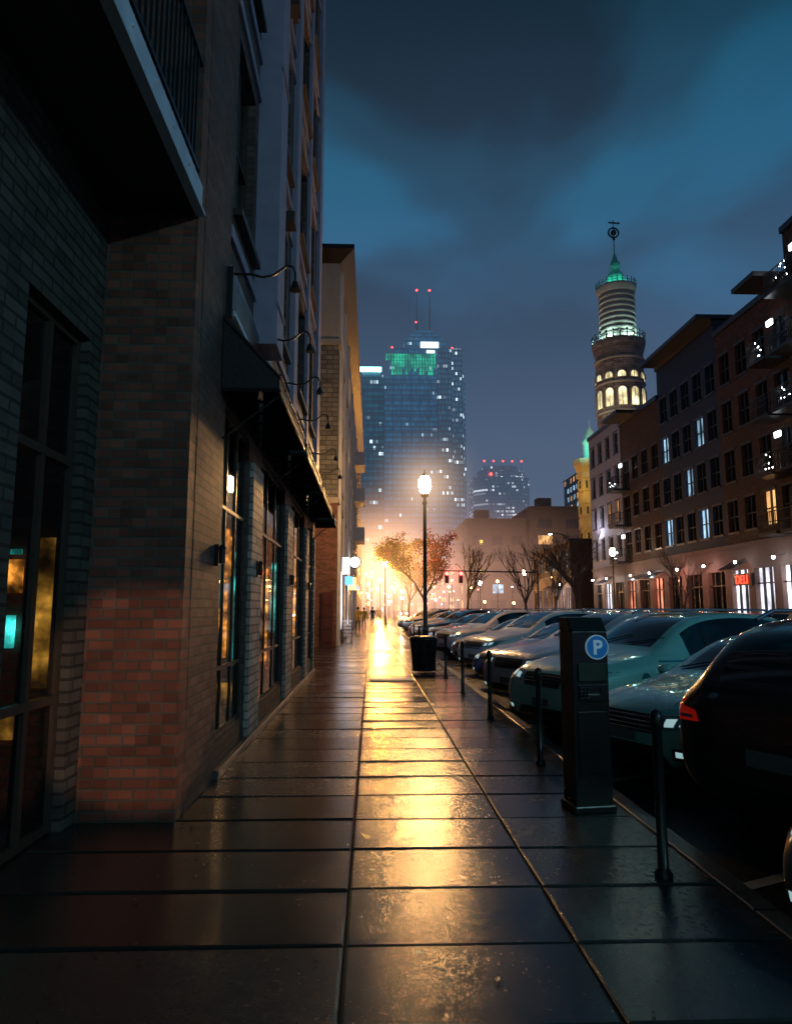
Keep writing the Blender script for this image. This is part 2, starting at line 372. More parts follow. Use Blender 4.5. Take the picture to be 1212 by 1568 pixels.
while yy<5.65: mb.box(-1.51,-1.49,yy,yy+.02,5.17,6.32); yy+=.11
mb.obj('balcony_railing',[M['darkmetal']],B1)
mb=MB()
mb.box(-1.5,-1.2,8.62,9.25,4.9,26); mb.box(-1.5,-1.40,12.4,12.95,5.1,26); mb.box(-1.5,-1.40,17.9,18.72,5.1,26); mb.box(-1.5,-1.43,15.3,15.7,5.1,26)
for z in [5.0]+[f-.45 for f in fl]+[f+2.3 for f in fl]:
    mb.box(-1.5,-1.46,7.02,8.6,z,z+.14); mb.box(-1.5,-1.46,9.27,17.88,z,z+.14)
for z in fl:
    mb.box(-1.205,-1.18,8.60,9.27,z-.5,z-.44)
mb.obj('pilasters',[M['lav']],B1)
mb=MB(); mg=MB()
def win_x(mb,mg,x,ya,yb,za,zb,nv,nh,t=.05,d=.07,gm=0,m=0):
    mb.box(x-d,x,ya,ya+t,za,zb,m); mb.box(x-d,x,yb-t,yb,za,zb,m)
    mb.box(x-d,x,ya+t,yb-t,za,za+t,m); mb.box(x-d,x,ya+t,yb-t,zb-t,zb,m)
    for i in range(1,nv):
        yc=ya+(yb-ya)*i/nv; mb.box(x-d,x+.004,yc-t/2,yc+t/2,za+t,zb-t,m)
    for z in nh: mb.box(x-d,x+.008,ya+t,yb-t,z-t/2,z+t/2,m)
    mg.quad((x-d*.6,ya+t,za+t),(x-d*.6,yb-t,za+t),(x-d*.6,yb-t,zb-t),(x-d*.6,ya+t,zb-t),gm)
win_x(mb,mg,-2.29,4.45,5.45,0.02,3.7,2,[.95,2.7],.06,.05)
win_x(mb,mg,-2.29,.6,2.6,0.02,3.7,3,[.95,2.7],.06,.05)
for (ya,yb,za,zb) in ops: win_x(mb,mg,-1.54,ya,yb,za,zb,3,[1.0,2.65],.04,.025)
for (ya,yb,za,zb) in up: 
    win_x(mb,mg,-1.60,ya,yb,za,zb,2,[za+1.0],.05,.07,1)
    mb.box(-1.5,-1.40,ya-.08,yb+.08,za-.09,za-.01)
for z in fl: win_x(mb,mg,-2.4,2.8,4.8,z-.4,z+2.1,3,[z+.8],.05,.07,1)
mb.box(-1.5,-1.28,11.0,11.3,7.9,8.1); mb.box(-1.5,-1.28,11.0,11.3,11.9,12.1)
mb.obj('window_frames',[M['wood']],B1); mg.obj('window_panes',[M['glass'],M['dglass']],B1)
mb=MB()
mb.box(-5.4,-2.45,-8,18.3,.0,.02,0); mb.box(-5.4,-1.7,5.95,18.3,4.2,4.3,0); mb.box(-5.4,-2.5,-8,5.7,4.2,4.3,0); mb.box(-5.45,-5.4,-8,18.3,0,4.3,0)
for yy in (9.1,12.8,16.3): mb.box(-5.4,-1.64,yy-.05,yy+.05,0,4.2,0)
mb.obj('interior_rooms',[M['concrete']],B1)
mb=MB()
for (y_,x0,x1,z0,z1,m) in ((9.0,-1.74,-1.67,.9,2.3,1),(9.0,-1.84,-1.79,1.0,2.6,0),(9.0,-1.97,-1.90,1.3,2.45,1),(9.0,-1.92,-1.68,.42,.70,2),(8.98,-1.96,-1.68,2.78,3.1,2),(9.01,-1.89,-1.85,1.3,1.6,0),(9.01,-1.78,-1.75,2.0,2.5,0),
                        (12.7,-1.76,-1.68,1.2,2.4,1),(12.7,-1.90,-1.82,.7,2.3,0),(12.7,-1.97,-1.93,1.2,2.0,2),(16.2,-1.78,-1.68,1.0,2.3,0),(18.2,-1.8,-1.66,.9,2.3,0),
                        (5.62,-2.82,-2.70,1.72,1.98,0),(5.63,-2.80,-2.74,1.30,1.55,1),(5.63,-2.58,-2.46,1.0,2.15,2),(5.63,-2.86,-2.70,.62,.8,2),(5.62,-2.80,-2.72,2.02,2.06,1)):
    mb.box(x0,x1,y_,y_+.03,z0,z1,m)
mb.obj('posters_and_pane_glow',[glow('pane_glow_warm',(1,.32,.04),1.2,2,6),glow('pane_glow_teal',(.04,.65,.55),.9,2,4),glow('pane_glow_dim',(.8,.34,.04),.20,2,4),M['wood']],B1)  # bay boards glow in place of street reflections; door ones are lit posters
M['bluestrip']=pm('awning_edge_strip',(.50,.66,.80),.35,metal=.1)
for i,(ya,yb) in enumerate(((6.75,9.35),(9.7,12.75),(13.1,16.5),(17.2,18.65))):
    mb=MB(); xw=-1.46; xf=-.9; zb=3.70; zt=4.48; zf=3.86
    ncol=6
    mb.add([(xw,ya,zb),(xf,ya,zb),(xf,ya,zf),(xw,ya,zt),(xw,yb,zb),(xf,yb,zb),(xf,yb,zf),(xw,yb,zt)],
           [(0,1,2,3),(7,6,5,4),(3,2,6,7),(2,1,5,6)],0)
    for k in range(ncol+1):
        yk=ya+(yb-ya)*k/ncol; mb.tube([(xw,yk,zb+.02),(xf+.01,yk,zb+.02)],.014,5,1); mb.tube([(xw,yk,zt-.04),(xf+.01,yk,zf-.03)],.014,5,1)
    mb.tube([(xf,ya,zb),(xf,yb,zb)],.018,6,1); mb.tube([(xf,ya,zf),(xf,yb,zf)],.015,6,1)
    mb.tube([(xf,ya+.1,zb),(xw,ya+.1,zb-.45)],.012,5,1)
    mb.obj('awning_%d'%(i+1),[M['awning'],M['darkmetal']],B1)
mb=MB()
mb.box(-1.47,-1.39,6.95,12.6,4.55,4.60,0); mb.box(-1.47,-1.41,6.88,6.95,4.5,5.05,1); mb.box(-1.47,-1.42,6.95,9.6,4.6,5.0,1)
mb.obj('sign_panel',[M['bluestrip'],M['blackpaint']],B1)
mb=MB()
for yy in (6.95,8.7,10.5,12.6,15.4,17.6):
    mb.tube([(-1.47,yy,5.0),(-1.25,yy,5.0),(-1.12,yy,4.97),(-1.02,yy,4.99),(-.93,yy,5.06),(-.88,yy,5.10),(-.82,yy,5.09),(-.79,yy,5.02),(-.79,yy,4.93)],.013,6,0)
    mb.cyl((-.79,yy,4.93),(-.79,yy,4.83),.025,.06,10,0); mb.cyl((-1.48,yy,5.0),(-1.45,yy,5.0),.05,.05,10,0)
mb.obj('gooseneck_lamps',[M['blackpaint']],B1)
mb=MB()
for yy in (6.75,9.1,12.85,16.3):
    mb.box(-1.47,-1.43,yy-.03,yy+.03,2.0,2.2,0); mb.cyl((-1.40,yy,2.02),(-1.40,yy,2.16),.03,.03,10,0); mb.cyl((-1.40,yy,2.16),(-1.40,yy,2.20),.045,.015,10,0)
mb.obj('wall_sconces',[M['darkmetal']],B1)
mb=MB(); mb.box(-1.42,-1.36,-6.5,-3.0,3.2,3.85,0); mb.box(-1.47,-1.42,-6.6,-2.9,3.1,3.95,1)
mb.obj('teal_fill_panel',[glow('teal_fill_glow',(.10,.85,.72),6),M['blackpaint']],B1)  # added glowing panel behind the camera, fills the car fronts with teal

# ------------------------------------------------------------------ second left building
B2=empty('stone_office_building')
mb=MB()
mb.box(-16,-1.5,31,76,-.1,6.3,2); mb.box(-16,-1.52,31.02,76,6.3,13.6,1); mb.box(-16,-1.48,30.98,76,13.6,17.4,0)
mb.box(-16,-1.40,30.9,76,13.45,13.7,0); mb.box(-16,-1.42,30.92,76,6.2,6.45,0)
mb.obj('walls',[M['beige'],M['stoneb'],M['brick']],B2)
mb=MB(); mb.box(-16,-.82,30.3,76.5,17.75,17.95); 
mb.add([(-16,30.98,17.35),(-1.48,30.98,17.35),(-1.48,76,17.35),(-.85,30.35,17.75),(-16,30.35,17.75),(-.85,76,17.75)],[(0,1,3,4),(1,2,5,3)],0)
mb.obj('cornice',[M['darkmetal']],B2)
mb=MB(); mg=MB()
for i in range(9):
    y0=33+i*4.7
    for z in (7.2,10.4,14.3):
        mb.box(-1.5,-1.38,y0-.12,y0+2.6,z-.15,z,0); mb.box(-1.5,-1.40,y0-.12,y0,z,z+2.1,0); mb.box(-1.5,-1.40,y0+2.48,y0+2.6,z,z+2.1,0)
        mg.quad((-1.45,y0,z),(-1.45,y0+2.48,z),(-1.45,y0+2.48,z+2.1),(-1.45,y0,z+2.1),0 if (i*7+int(z))%4 else 1)
    mb.box(-1.5,-1.36,y0-1.2,y0-.6,0,17.3,0)
    mg.quad((-1.45,y0,.6),(-1.45,y0+3,.6),(-1.45,y0+3,3.4),(-1.45,y0,3.4),1 if i%2 else 2)
for z in (7.0,10.2,13.2):
    mb.box(-1.38,-.55,57,60.5,z,z+.2,0); mb.box(-.6,-.55,57,60.5,z+.2,z+1.1,0); mb.box(-1.38,-.55,56.95,57,z+.2,z+1.1,0)
mb.obj('window_bays',[M['cream']],B2); mg.obj('window_panes',[M['dglass'],M['l_warm'],M['l_white']],B2)
mb=MB(); mb.box(-2.15,-1.62,30.93,31,0,2.3,0)
for k in range(4): mb.box(-2.08,-1.69,30.9,30.93,.2+k*.52,.6+k*.52,0)
mb.obj('door',[pm('red_door',(.08,.025,.02),.4)],B2)
mb=MB(); mb.box(-1.38,-1.0,38,40,2.9,3.3,0); mb.box(-1.38,-.95,44,46,2.8,3.5,1); mb.box(-1.38,-.9,50,54,3.0,3.2,2); mb.box(-1.36,-1.0,33.5,33.6,3.2,4.0,2)
mb.obj('shop_signs',[glow('sign_blue',(.1,.35,1),3),glow('sign_yellow',(1,.5,.08),7),M['l_white']],B2)
mb=MB(); mb.cyl((-1.02,44.9,4.5),(-1.02,45.1,4.5),.36,.36,24,0); mb.cyl((-1.02,44.88,4.5),(-1.02,44.9,4.5),.40,.40,24,1); mb.cyl((-1.02,44.86,4.5),(-1.02,44.88,4.5),.33,.33,24,0); mb.box(-1.5,-1.3,44.97,45.03,4.47,4.53,1)
mb.obj('round_shop_sign',[glow('round_sign_face',(.8,.95,1),5),M['darkmetal']])
mb=MB()
for k in range(5): mb.box(-1.40,-.93,35.98,36.02,.25+k*.17,.35+k*.17,0)
mb.tube([(-1.37,35.95,0),(-1.37,36,1.12)],.02,6,1); mb.tube([(-.95,35.95,0),(-.95,36,1.12)],.02,6,1); mb.tube([(-1.37,36.35,0),(-1.37,36,1.12)],.02,6,1); mb.tube([(-.95,36.35,0),(-.95,36,1.12)],.02,6,1)
mb.obj('sidewalk_barricade',[M['cream'],M['brick']])

def farblock(name,x0,x1,y0,y1,h,wall,lit=.35,cw=3.0,fh=3.4,face='w',ground='l_warm',seed=1,roof=True):
    e=empty(name); r=random.Random(seed)
    mb=MB(); mb.box(x0,x1,y0,y1,-.1,h,0)
    if roof: mb.box(x0-.25,x1+.25,y0-.25,y1+.25,h,h+.5,0); mb.box(x0+2,x0+5,y0+2,y0+5,h+.5,h+2.6,0)
    mb.obj('walls',[wall],e)
    mf=MB(); mg=MB(); mats=[M['dglass'],M['l_warm'],M['l_cool'],M[ground]]
    def cell(side,u0,u1,z0,z1,mi):
        if side=='s':
            mg.quad((u0,y0-.05,z0),(u1,y0-.05,z0),(u1,y0-.05,z1),(u0,y0-.05,z1),mi); mf.box(u0-.1,u1+.1,y0-.15,y0,z0-.15,z0); mf.box(u0-.1,u1+.1,y0-.12,y0,z1,z1+.12); mf.box((u0+u1)/2-.04,(u0+u1)/2+.04,y0-.1,y0,z0,z1)
        else:
            X=x1+.05 if side=='e' else x0-.05; Xa=x1 if side=='e' else x0-.15; Xb=x1+.15 if side=='e' else x0
            mg.quad((X,u0,z0),(X,u1,z0),(X,u1,z1),(X,u0,z1),mi); mf.box(Xa,Xb,u0-.1,u1+.1,z0-.15,z0); mf.box(Xa,Xb,(u0+u1)/2-.04,(u0+u1)/2+.04,z0,z1)
    for side,a,b in (('s',x0,x1),('e' if face=='e' else 'w',y0,y1)):
        n=int((b-a)/cw)
        for i in range(n):
            u=a+(i+.5)*(b-a)/n; z=4.8
            cell(side,u-cw*.38,u+cw*.38,.6,3.4,3 if r.random()<.6 else 0)
            while z+2<h: 
                q=r.random(); cell(side,u-cw*.27,u+cw*.27,z,z+1.9,(1 if q<lit*.5 else 2) if q<lit else 0); z+=fh
    mf.obj('window_trim',[wall],e); mg.obj('window_panes',mats,e)
    return e
M['dkconc']=pm('dark_concrete',(.075,.075,.08),.8,bump=.3,bscale=4,var=.3,spec=.2)
farblock('corner_office_building',-18,-1.9,80,118,24,M['beige'],.5,face='e',seed=2)
farblock('brick_shop_building',-18,-2.2,122,190,15,M['brick'],.6,face='e',seed=3)
farblock('downtown_office_building',-22,-2.5,200,330,26,M['concrete'],.5,face='e',seed=4)
farblock('concrete_office_block',20.5,33,150,175,20.2,M['dkconc'],.03,face='w',seed=5,ground='l_warm',cw=4.1)
farblock('grey_warehouse_building',33.6,45.5,148,170,22.6,M['dkconc'],.03,face='w',seed=6,ground='l_warm',cw=5.5)
farblock('low_shop_building',14,22,230,260,13,M['brick'],.5,face='w',seed=8)
farblock('street_end_office_building',10,50,330,360,30,M['dkconc'],.3,face='w',seed=9,fh=4,cw=3.5)
farblock('cool_lit_office_block',76,90,255,275,51,M['dkconc'],.7,face='w',seed=10,cw=3.5)

# ------------------------------------------------------------------ skyscrapers
def ribs(mb,x0,x1,y,z0,z1,step,d=.5,wd=.35,m=0):
    x=x0
    while x<=x1+.01: mb.box(x-wd/2,x+wd/2,y-d,y,z0,z1,m); x+=step
def ribsy(mb,x,y0,y1,z0,z1,step,d=.5,wd=.35,m=0):
    y=y0
    while y<=y1+.01: mb.box(x-d,x,y-wd/2,y+wd/2,z0,z1,m); y+=step
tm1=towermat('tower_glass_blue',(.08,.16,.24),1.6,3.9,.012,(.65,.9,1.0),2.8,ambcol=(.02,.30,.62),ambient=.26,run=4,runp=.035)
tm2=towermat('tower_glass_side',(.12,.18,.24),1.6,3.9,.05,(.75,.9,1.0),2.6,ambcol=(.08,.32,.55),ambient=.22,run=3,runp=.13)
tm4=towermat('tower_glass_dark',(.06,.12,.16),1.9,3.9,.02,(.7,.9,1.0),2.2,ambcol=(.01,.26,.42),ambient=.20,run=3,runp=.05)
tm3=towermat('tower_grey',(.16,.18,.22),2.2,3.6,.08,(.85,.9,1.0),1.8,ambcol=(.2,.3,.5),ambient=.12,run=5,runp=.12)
mull=pm('tower_mullion',(.10,.14,.18),.4,metal=.4)
T=empty('glass_skyscraper')
mb=MB()
mb.box(9,47.5,500,545,0,170,0); mb.box(13,47.5,502,545,170,187,0)
mb.box(47.5,58,497,540,0,190,1); mb.box(58,66.5,502,540,0,192,1); mb.box(66.5,69,508,540,0,176,1)
mb.box(17,62,510,540,187,195,0); mb.box(24,56,514,538,195,203,0)
mb.add([(26,514,203),(54,514,203),(54,538,203),(26,538,203),(33,520,213),(45,520,213),(45,532,213),(33,532,213)],[(0,1,5,4),(1,2,6,5),(2,3,7,6),(3,0,4,7),(4,5,6,7)],0)
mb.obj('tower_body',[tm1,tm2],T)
mb=MB(); ribs(mb,9,47.5,500,0,170,6.4); ribs(mb,47.8,58,497,0,190,2.4); ribs(mb,58.4,66,502,0,192,2.4); ribsy(mb,9,500,545,0,170,4.8)
z=12
while z<168: mb.box(8.7,47.6,499.6,500,z,z+.5); z+=11.7
mb.obj('mullions',[mull],T)
mb=MB(); x=10
rr=random.Random(5)
while x<46.5:
    kk=rr.choice([4,5,6,6,6]) if x>13 else 2; 
    for k in range(6-kk,6): mb.box(x,x+1.5,498.9,499.3,170.5+k*2.7,170.5+k*2.7+2.2,0)
    x+=2.05
mb.obj('green_crown_lights',[M['green']],T)
mb=MB(); mb.box(36.5,50,513.2,513.8,196.5,201,0); mb.box(40,46,501.2,501.8,188,190,0)
for k in range(7): mb.box(48.5+k*2.6,50.2+k*2.6,508,508.4,188,190,0)
mb.obj('crown_floodlights',[glow('crown_white',(.7,.9,1),4.5)],T)
mb=MB()
for x in (34.5,44.5):
    mb.cyl((x,526,213),(x,526,232),.9,.7,8,0); mb.cyl((x,526,232),(x,526,247),.5,.25,8,0); mb.sphere((x,526,248),.8,1,8,6)
for x in (15,60,33): mb.sphere((x,512,196 if x!=33 else 216),.6,1,8,6)
mb.obj('antennas',[mull,M['red']],T)
T=empty('dark_glass_office_tower')
mb=MB(); mb.box(-9,7.5,440,480,0,150,0); mb.box(-6,5,444,476,150,154,0); mb.obj('tower_body',[tm4],T)
mb=MB(); ribs(mb,-9,7.5,440,0,150,3.3); 
z=8
while z<150: mb.box(-9.1,7.6,439.7,440,z,z+.5); z+=7.8
mb.obj('mullions',[mull],T)
mb=MB(); mb.box(-12,6,437.5,438.5,151.5,154.5,0); mb.obj('roof_sign',[glow('roof_sign_light',(.3,.95,1),7)],T)
T=empty('stepped_office_tower')
mb=MB(); 
def octo(mb,cx,cy,r,z0,z1,m=0,ch=.35):
    c=r*ch; pts=[(cx-r+c,cy-r),(cx+r-c,cy-r),(cx+r,cy-r+c),(cx+r,cy+r-c),(cx+r-c,cy+r),(cx-r+c,cy+r),(cx-r,cy+r-c),(cx-r,cy-r+c)]
    vs=[(x,y,z0) for x,y in pts]+[(x,y,z1) for x,y in pts]
    mb.add(vs,[(i,(i+1)%8,8+(i+1)%8,8+i) for i in range(8)]+[tuple(range(8,16))],m)
octo(mb,132.5,730,28.5,0,134); octo(mb,132.5,730,24,134,141); octo(mb,132.5,730,18,141,147); 
mb.obj('tower_body',[tm3],T)
mb=MB(); 
for k in range(5): mb.sphere((114+k*9.5,704,150),.9,0,8,6)
for k in range(5): mb.cyl((114+k*9.5,706,140),(114+k*9.5,706,149.5),.3,.2,6,1)
mb.sphere((120,701,136),1.5,0,8,6)
mb.obj('aircraft_warning_lights',[M['red'],mull],T)

# ------------------------------------------------------------------ minaret
ms_=pm('minaret_stone',(.34,.29,.25),.7,var=.35,scale=.5,bump=.3,bscale=3)
msd=brick('minaret_brick',(.26,.20,.18),(.19,.15,.13),(.1,.09,.08),.9,.4,bump=.8,ms=.04)
T=empty('minaret_tower'); cx,cy=40.1,110
mb=MB()
mb.lathe((cx,cy,0),[(3.5,0),(3.5,28),(3.55,30),(3.75,31),(3.75,42.0),(3.95,42.8),(4.15,43.6),(4.2,43.8),(4.2,44.3)],32,1)
mb.lathe((cx,cy,0),[(4.2,44.3),(2.9,44.3)],32,0)
prof=[(2.9,44.3)]
z=44.3
for k in range(9):
    prof+=[(2.9,z+.55),(2.72,z+.6),(2.72,z+.85),(2.9,z+.9)]; z+=.93
prof+=[(3.0,z+.2),(3.2,z+.9),(3.25,z+1.2),(1.5,z+1.2)]
mb.lathe((cx,cy,0),prof,32,0); zt=z+1.2
for k in range(24):
    t=2*math.pi*k/24
    mb.cyl((cx+4.1*math.cos(t),cy+4.1*math.sin(t),44.3),(cx+4.1*math.cos(t),cy+4.1*math.sin(t),45.3),.14,.08,6,2); mb.sphere((cx+4.1*math.cos(t),cy+4.1*math.sin(t),45.4),.22,2,6,4)
    mb.cyl((cx+3.15*math.cos(t),cy+3.15*math.sin(t),zt),(cx+3.15*math.cos(t),cy+3.15*math.sin(t),zt+.7),.10,.06,6,2); mb.sphere((cx+3.15*math.cos(t),cy+3.15*math.sin(t),zt+.8),.15,2,6,4)
mb.lathe((cx,cy,0),[(4.15,44.8),(4.15,44.9),(4.08,44.9),(4.08,44.8)],32,2); mb.lathe((cx,cy,0),[(3.2,zt+.35),(3.2,zt+.42),(3.13,zt+.42)],32,2)
mb.obj('shaft',[ms_,msd,M['darkmetal']],T)
mb=MB()
mb.lathe((cx,cy,zt),[(1.5,0),(1.5,.8),(1.35,1.0),(1.5,1.6),(1.2,2.4),(.75,3.1),(.85,3.4),(.8,4.4),(.45,5.0),(.3,5.7),(.12,6.4),(.08,8.4),(0.01,8.5)],16,0)
mb.obj('cupola',[pm('copper_roof',(.12,.42,.34),.45,bump=.2)],T)
mb=MB(); zz=zt+8.8
mb.cyl((cx,cy,zz-2),(cx,cy,zz+3.4),.09,.06,6,0)
for k in range(20):
    a1=2*math.pi*k/20;a2=2*math.pi*(k+1)/20
    mb.cyl((cx+.85*math.cos(a1),cy,zz+1.1+.85*math.sin(a1)),(cx+.85*math.cos(a2),cy,zz+1.1+.85*math.sin(a2)),.14,.14,6,0)
mb.sphere((cx,cy,zz+1.1),.5,0); mb.sphere((cx,cy,zz),.25,0); mb.tube([(cx-.8,cy,zz+2.9),(cx+.8,cy,zz+2.8)],.13,6,0); mb.cyl((cx+.8,cy,zz+2.8),(cx+1.2,cy,zz+2.8),.25,.02,6,0)
mb.obj('finial',[M['darkmetal']],T)
mb=MB(); mfz=MB()
for tier,(z0,hh,ww) in enumerate(((33.2,3.0,.72),(37.8,1.2,.7),)):
    for k in range(12):
        t=2*math.pi*(k+.5)/12; r=3.79
        nrm=Vector((math.cos(t),math.sin(t),0)); tg=Vector((-nrm.y,nrm.x,0)); c=Vector((cx,cy,z0))+nrm*r
        pts=[c-tg*ww,c+tg*ww]; 
        for j in range(9):
            a_=math.pi*j/8; pts.append(c+Vector((0,0,hh-.7 if tier==0 else .35))+tg*(ww*math.cos(a_))+Vector((0,0,ww*math.sin(a_))))
        mb.add(pts,[tuple(range(len(pts)))],0)
        for j in range(2,len(pts)-1): mfz.cyl(pts[j]+nrm*.05,pts[j+1]+nrm*.05,.11,.11,6,0)
        mfz.cyl(pts[0]+nrm*.05,pts[-1]+nrm*.05,.11,.11,6,0); mfz.cyl(pts[1]+nrm*.05,pts[2]+nrm*.05,.11,.11,6,0)
        mfz.cyl(c+nrm*.04,c+nrm*.04+Vector((0,0,hh-.2)),.05,.05,4,0)
for z0 in (32.2,36.9,40.9): mfz.lathe((cx,cy,0),[(3.76,z0),(3.95,z0+.1),(3.95,z0+.35),(3.76,z0+.45)],32,0)
mb.obj('arched_windows',[glow('minaret_glow',(1,.85,.45),1.6,1,.5)],T); mfz.obj('window_arches',[ms_],T)
def plight(name,loc,col,e,parent=None,r=.2):
    l=bpy.data.lights.new(name,'POINT'); l.color=col; l.energy=e; l.shadow_soft_size=r
    o_=bpy.data.objects.new(name,l); o_.location=loc; COL.objects.link(o_)
    if parent is not None: o_.parent=parent
    return o_
for k in range(5):
    t=2*math.pi*(k+.5)/6+math.pi*.75
    plight('balcony_floodlight',(cx+3.7*math.cos(t),cy+3.7*math.sin(t),44.8),(.55,1,.9),420,T,.15)
    plight('cupola_floodlight',(cx+2.4*math.cos(t),cy+2.4*math.sin(t),zt+.4),(.15,1,.75),150,T,.15)
plight('shaft_floodlight',(cx-6,cy-8,30),(1,.8,.6),700,T,.3)
T=empty('domed_turret'); cx,cy=33.6,108
mb=MB()
prof=[(1.6,0)]
z=2
while z<22: prof+=[(1.6,z),(1.6,z+1.2),(1.48,z+1.25),(1.48,z+1.6),(1.6,z+1.65)]; z+=2.0
prof+=[(1.65,22.5),(2.1,23.6),(2.2,24),(2.2,24.6),(1.2,24.6)]
mb.lathe((cx,cy,0),prof,8,0,False)
mb.lathe((cx+.6,cy,24.6),[(1.1,0),(1.1,2.6),(1.25,2.7),(1.25,3.0),(1.0,3.4),(.8,4.2),(.3,5.0),(.06,5.4),(.05,6.4)],16,1)
for z in (4,8,12,16,20):
    for k in range(8):
        t=2*math.pi*(k+.5)/8; mb.cyl((cx+1.5*math.cos(t),cy+1.5*math.sin(t),z),(cx+1.5*math.cos(t),cy+1.5*math.sin(t),z+1.1),.14,.14,6,2)
mb.obj('turret_body',[pm('turret_stone',(.42,.32,.20),.6,bump=.3,bscale=3,var=.4,scale=.8),pm('turret_dome',(.25,.5,.45),.5),M['blackpaint']],T)
plight('turret_floodlight',(cx-3,cy-4,20),(1,.62,.06),420,T,.2); plight('turret_floodlight',(cx-3,cy-5,12),(1,.62,.06),260,T,.2)
plight('dome_floodlight',(cx-1.6,cy-2.6,26),(.2,1,.8),330,T,.2)

# ------------------------------------------------------------------ right-hand buildings
def apt(name,y0,y1,H,wall,low,seed,ncol,lit=.2,balc=(),shop='l_white',X=22.0,canopy=None,wh=1.9,ww=1.2,litm=('l_warm','l_cool')):
    e=empty(name); r=random.Random(seed)
    ops=[]; n=ncol; pw=(y1-y0)/n
    nf=int((H-5.6)/3.1)
    glass=MB(); fr=MB()
    for i in range(n):
        yc=y0+(i+.5)*pw
        for f in range(nf):
            z=6.2+f*3.1; isb=(i in balc)
            w2=ww/2*(1.25 if isb else 1); zz0=z-(.6 if isb else 0)
            ops.append((yc-w2,yc+w2,zz0,z+wh))
            q=r.random(); mi=0 if q>lit else (1 if q<lit*.35 else 2)
            glass.quad((X+.2,yc-w2,zz0),(X+.2,yc+w2,zz0),(X+.2,yc+w2,z+wh),(X+.2,yc-w2,z+wh),mi)
            fr.box(X+.08,X+.2,yc-.03,yc+.03,zz0,z+wh); fr.box(X+.08,X+.2,yc-w2,yc+w2,z+.9,z+.96)
            fr.box(X-.06,X,yc-w2-.08,yc+w2+.08,zz0-.12,zz0)
            fr.box(X-.03,X,yc-w2-.08,yc+w2+.08,z+wh,z+wh+.15)
    ngs=max(2,int((y1-y0)/2.4)); pg=(y1-y0)/ngs
    for i in range(ngs):
        yc=y0+(i+.5)*pg
        ops.append((yc-pg*.36,yc+pg*.36,.5,3.9))
        glass.quad((X+.25,yc-pg*.36,.5),(X+.25,yc+pg*.36,.5),(X+.25,yc+pg*.36,3.9),(X+.25,yc-pg*.36,3.9),3 if r.random()<.8 else 0)
        for z in (1.2,3.0): fr.box(X+.1,X+.25,yc-pg*.36,yc+pg*.36,z,z+.07)
        for q in (-.13,.13): fr.box(X+.1,X+.25,yc+q*pg-.03,yc+q*pg+.03,.5,3.9)
        if r.random()<.5: fr.add([(X,yc-pg*.4,4.4),(X,yc+pg*.4,4.4),(X-.9,yc+pg*.4,3.9),(X-.9,yc-pg*.4,3.9)],[(0,1,2,3)],0)
    mb=MB(); 
    mb.wallx(X,X+.4,y0,y1,5.3,H,[o for o in ops if o[2]>5],0); mb.wallx(X-.03,X+.4,y0,y1,-.1,5.3,[o for o in ops if o[2]<5],1)
    mb.box(X+.41,X+14,y0,y1,-.1,H,0); mb.box(X-.12,X+.3,y0,y1,5.2,5.45,1)
    mb.obj('walls',[wall,low],e)
    rf=MB(); rf.box(X-.15,X+14,y0-.02,y1+.02,H,H+.35)
    if canopy: 
        for (a,b,ex) in canopy: rf.box(X-ex,X+3,a,b,H+.36,H+.62)
    rf.box(X+4,X+7,y0+1,y0+3.5,H+.35,H+2)
    rf.obj('roof',[M['darkmetal']],e)
    bl=MB()
    for i in balc:
        yc=y0+(i+.5)*pw
        for f in range(nf):
            z=5.55+f*3.1
            bl.box(X-1.4,X,yc-pw*.42,yc+pw*.42,z-.16,z,0)
            for zz in (z+.5,z+1.02): bl.box(X-1.4,X-1.36,yc-pw*.42,yc+pw*.42,zz,zz+.04,0); bl.box(X-1.36,X,yc-pw*.42,yc-pw*.42+.04,zz,zz+.04,0)
            yy=yc-pw*.42
            while yy<yc+pw*.42: bl.box(X-1.4,X-1.37,yy,yy+.03,z,z+1.02,0); yy+=.16
            xx=X-1.4
            while xx<X: bl.box(xx,xx+.03,yc-pw*.42,yc-pw*.42+.03,z,z+1.02,0); xx+=.16
            if f in (nf-1,nf-3):
                for k in range(6): bl.sphere((X-1.38+r.uniform(0,.3),yc-pw*.25+r.uniform(0,pw*.4),z+r.uniform(.2,1.1)),.04,1,6,4)
                bl.box(X-.5,X-.4,yc-.25,yc+.25,z+2.0,z+2.3,2)
    if balc: bl.obj('balconies',[M['darkmetal'],M['string'],glow('balcony_light',(.85,.95,1),6)],e)
    fr.obj('window_frames',[M['darkmetal']],e)
    glass.obj('window_panes',[M['dglass'],M[litm[0]],M[litm[1]],M[shop]],e)
    return e
M['bk1']=brick('apartment_brick',(.085,.036,.024),(.06,.030,.022),(.045,.032,.027),spec=.1)
M['bk2']=pm('blue_grey_panel',(.016,.030,.060),.6,bump=.1,bscale=3,spec=.15)
M['bk3']=brick('dark_brick',(.045,.030,.026),(.035,.025,.022),(.03,.025,.022),spec=.1)
M['st']=pm('ground_floor_stone',(.20,.13,.11),.65,bump=.3,bscale=6,spec=.2)
M['palest']=pm('pale_stone',(.34,.32,.37),.65,bump=.2,bscale=3,spec=.2)
apt('brick_corner_apartment_building',20,35.2,21.6,M['bk3'],M['bk3'],11,5,.10,balc=(1,4),canopy=None,shop='l_cool')
apt('brick_balcony_apartment_building',35.2,43.2,18.9,M['bk1'],M['st'],12,4,.08,balc=(0,),canopy=[(35.3,37.6,1.7)],shop='l_white')
apt('dark_panel_apartment_building',43.2,52.5,19.8,M['bk2'],M['st'],13,5,.20,canopy=[(43.0,52.7,1.2)],shop='l_pink',litm=('l_cool','l_cool'))
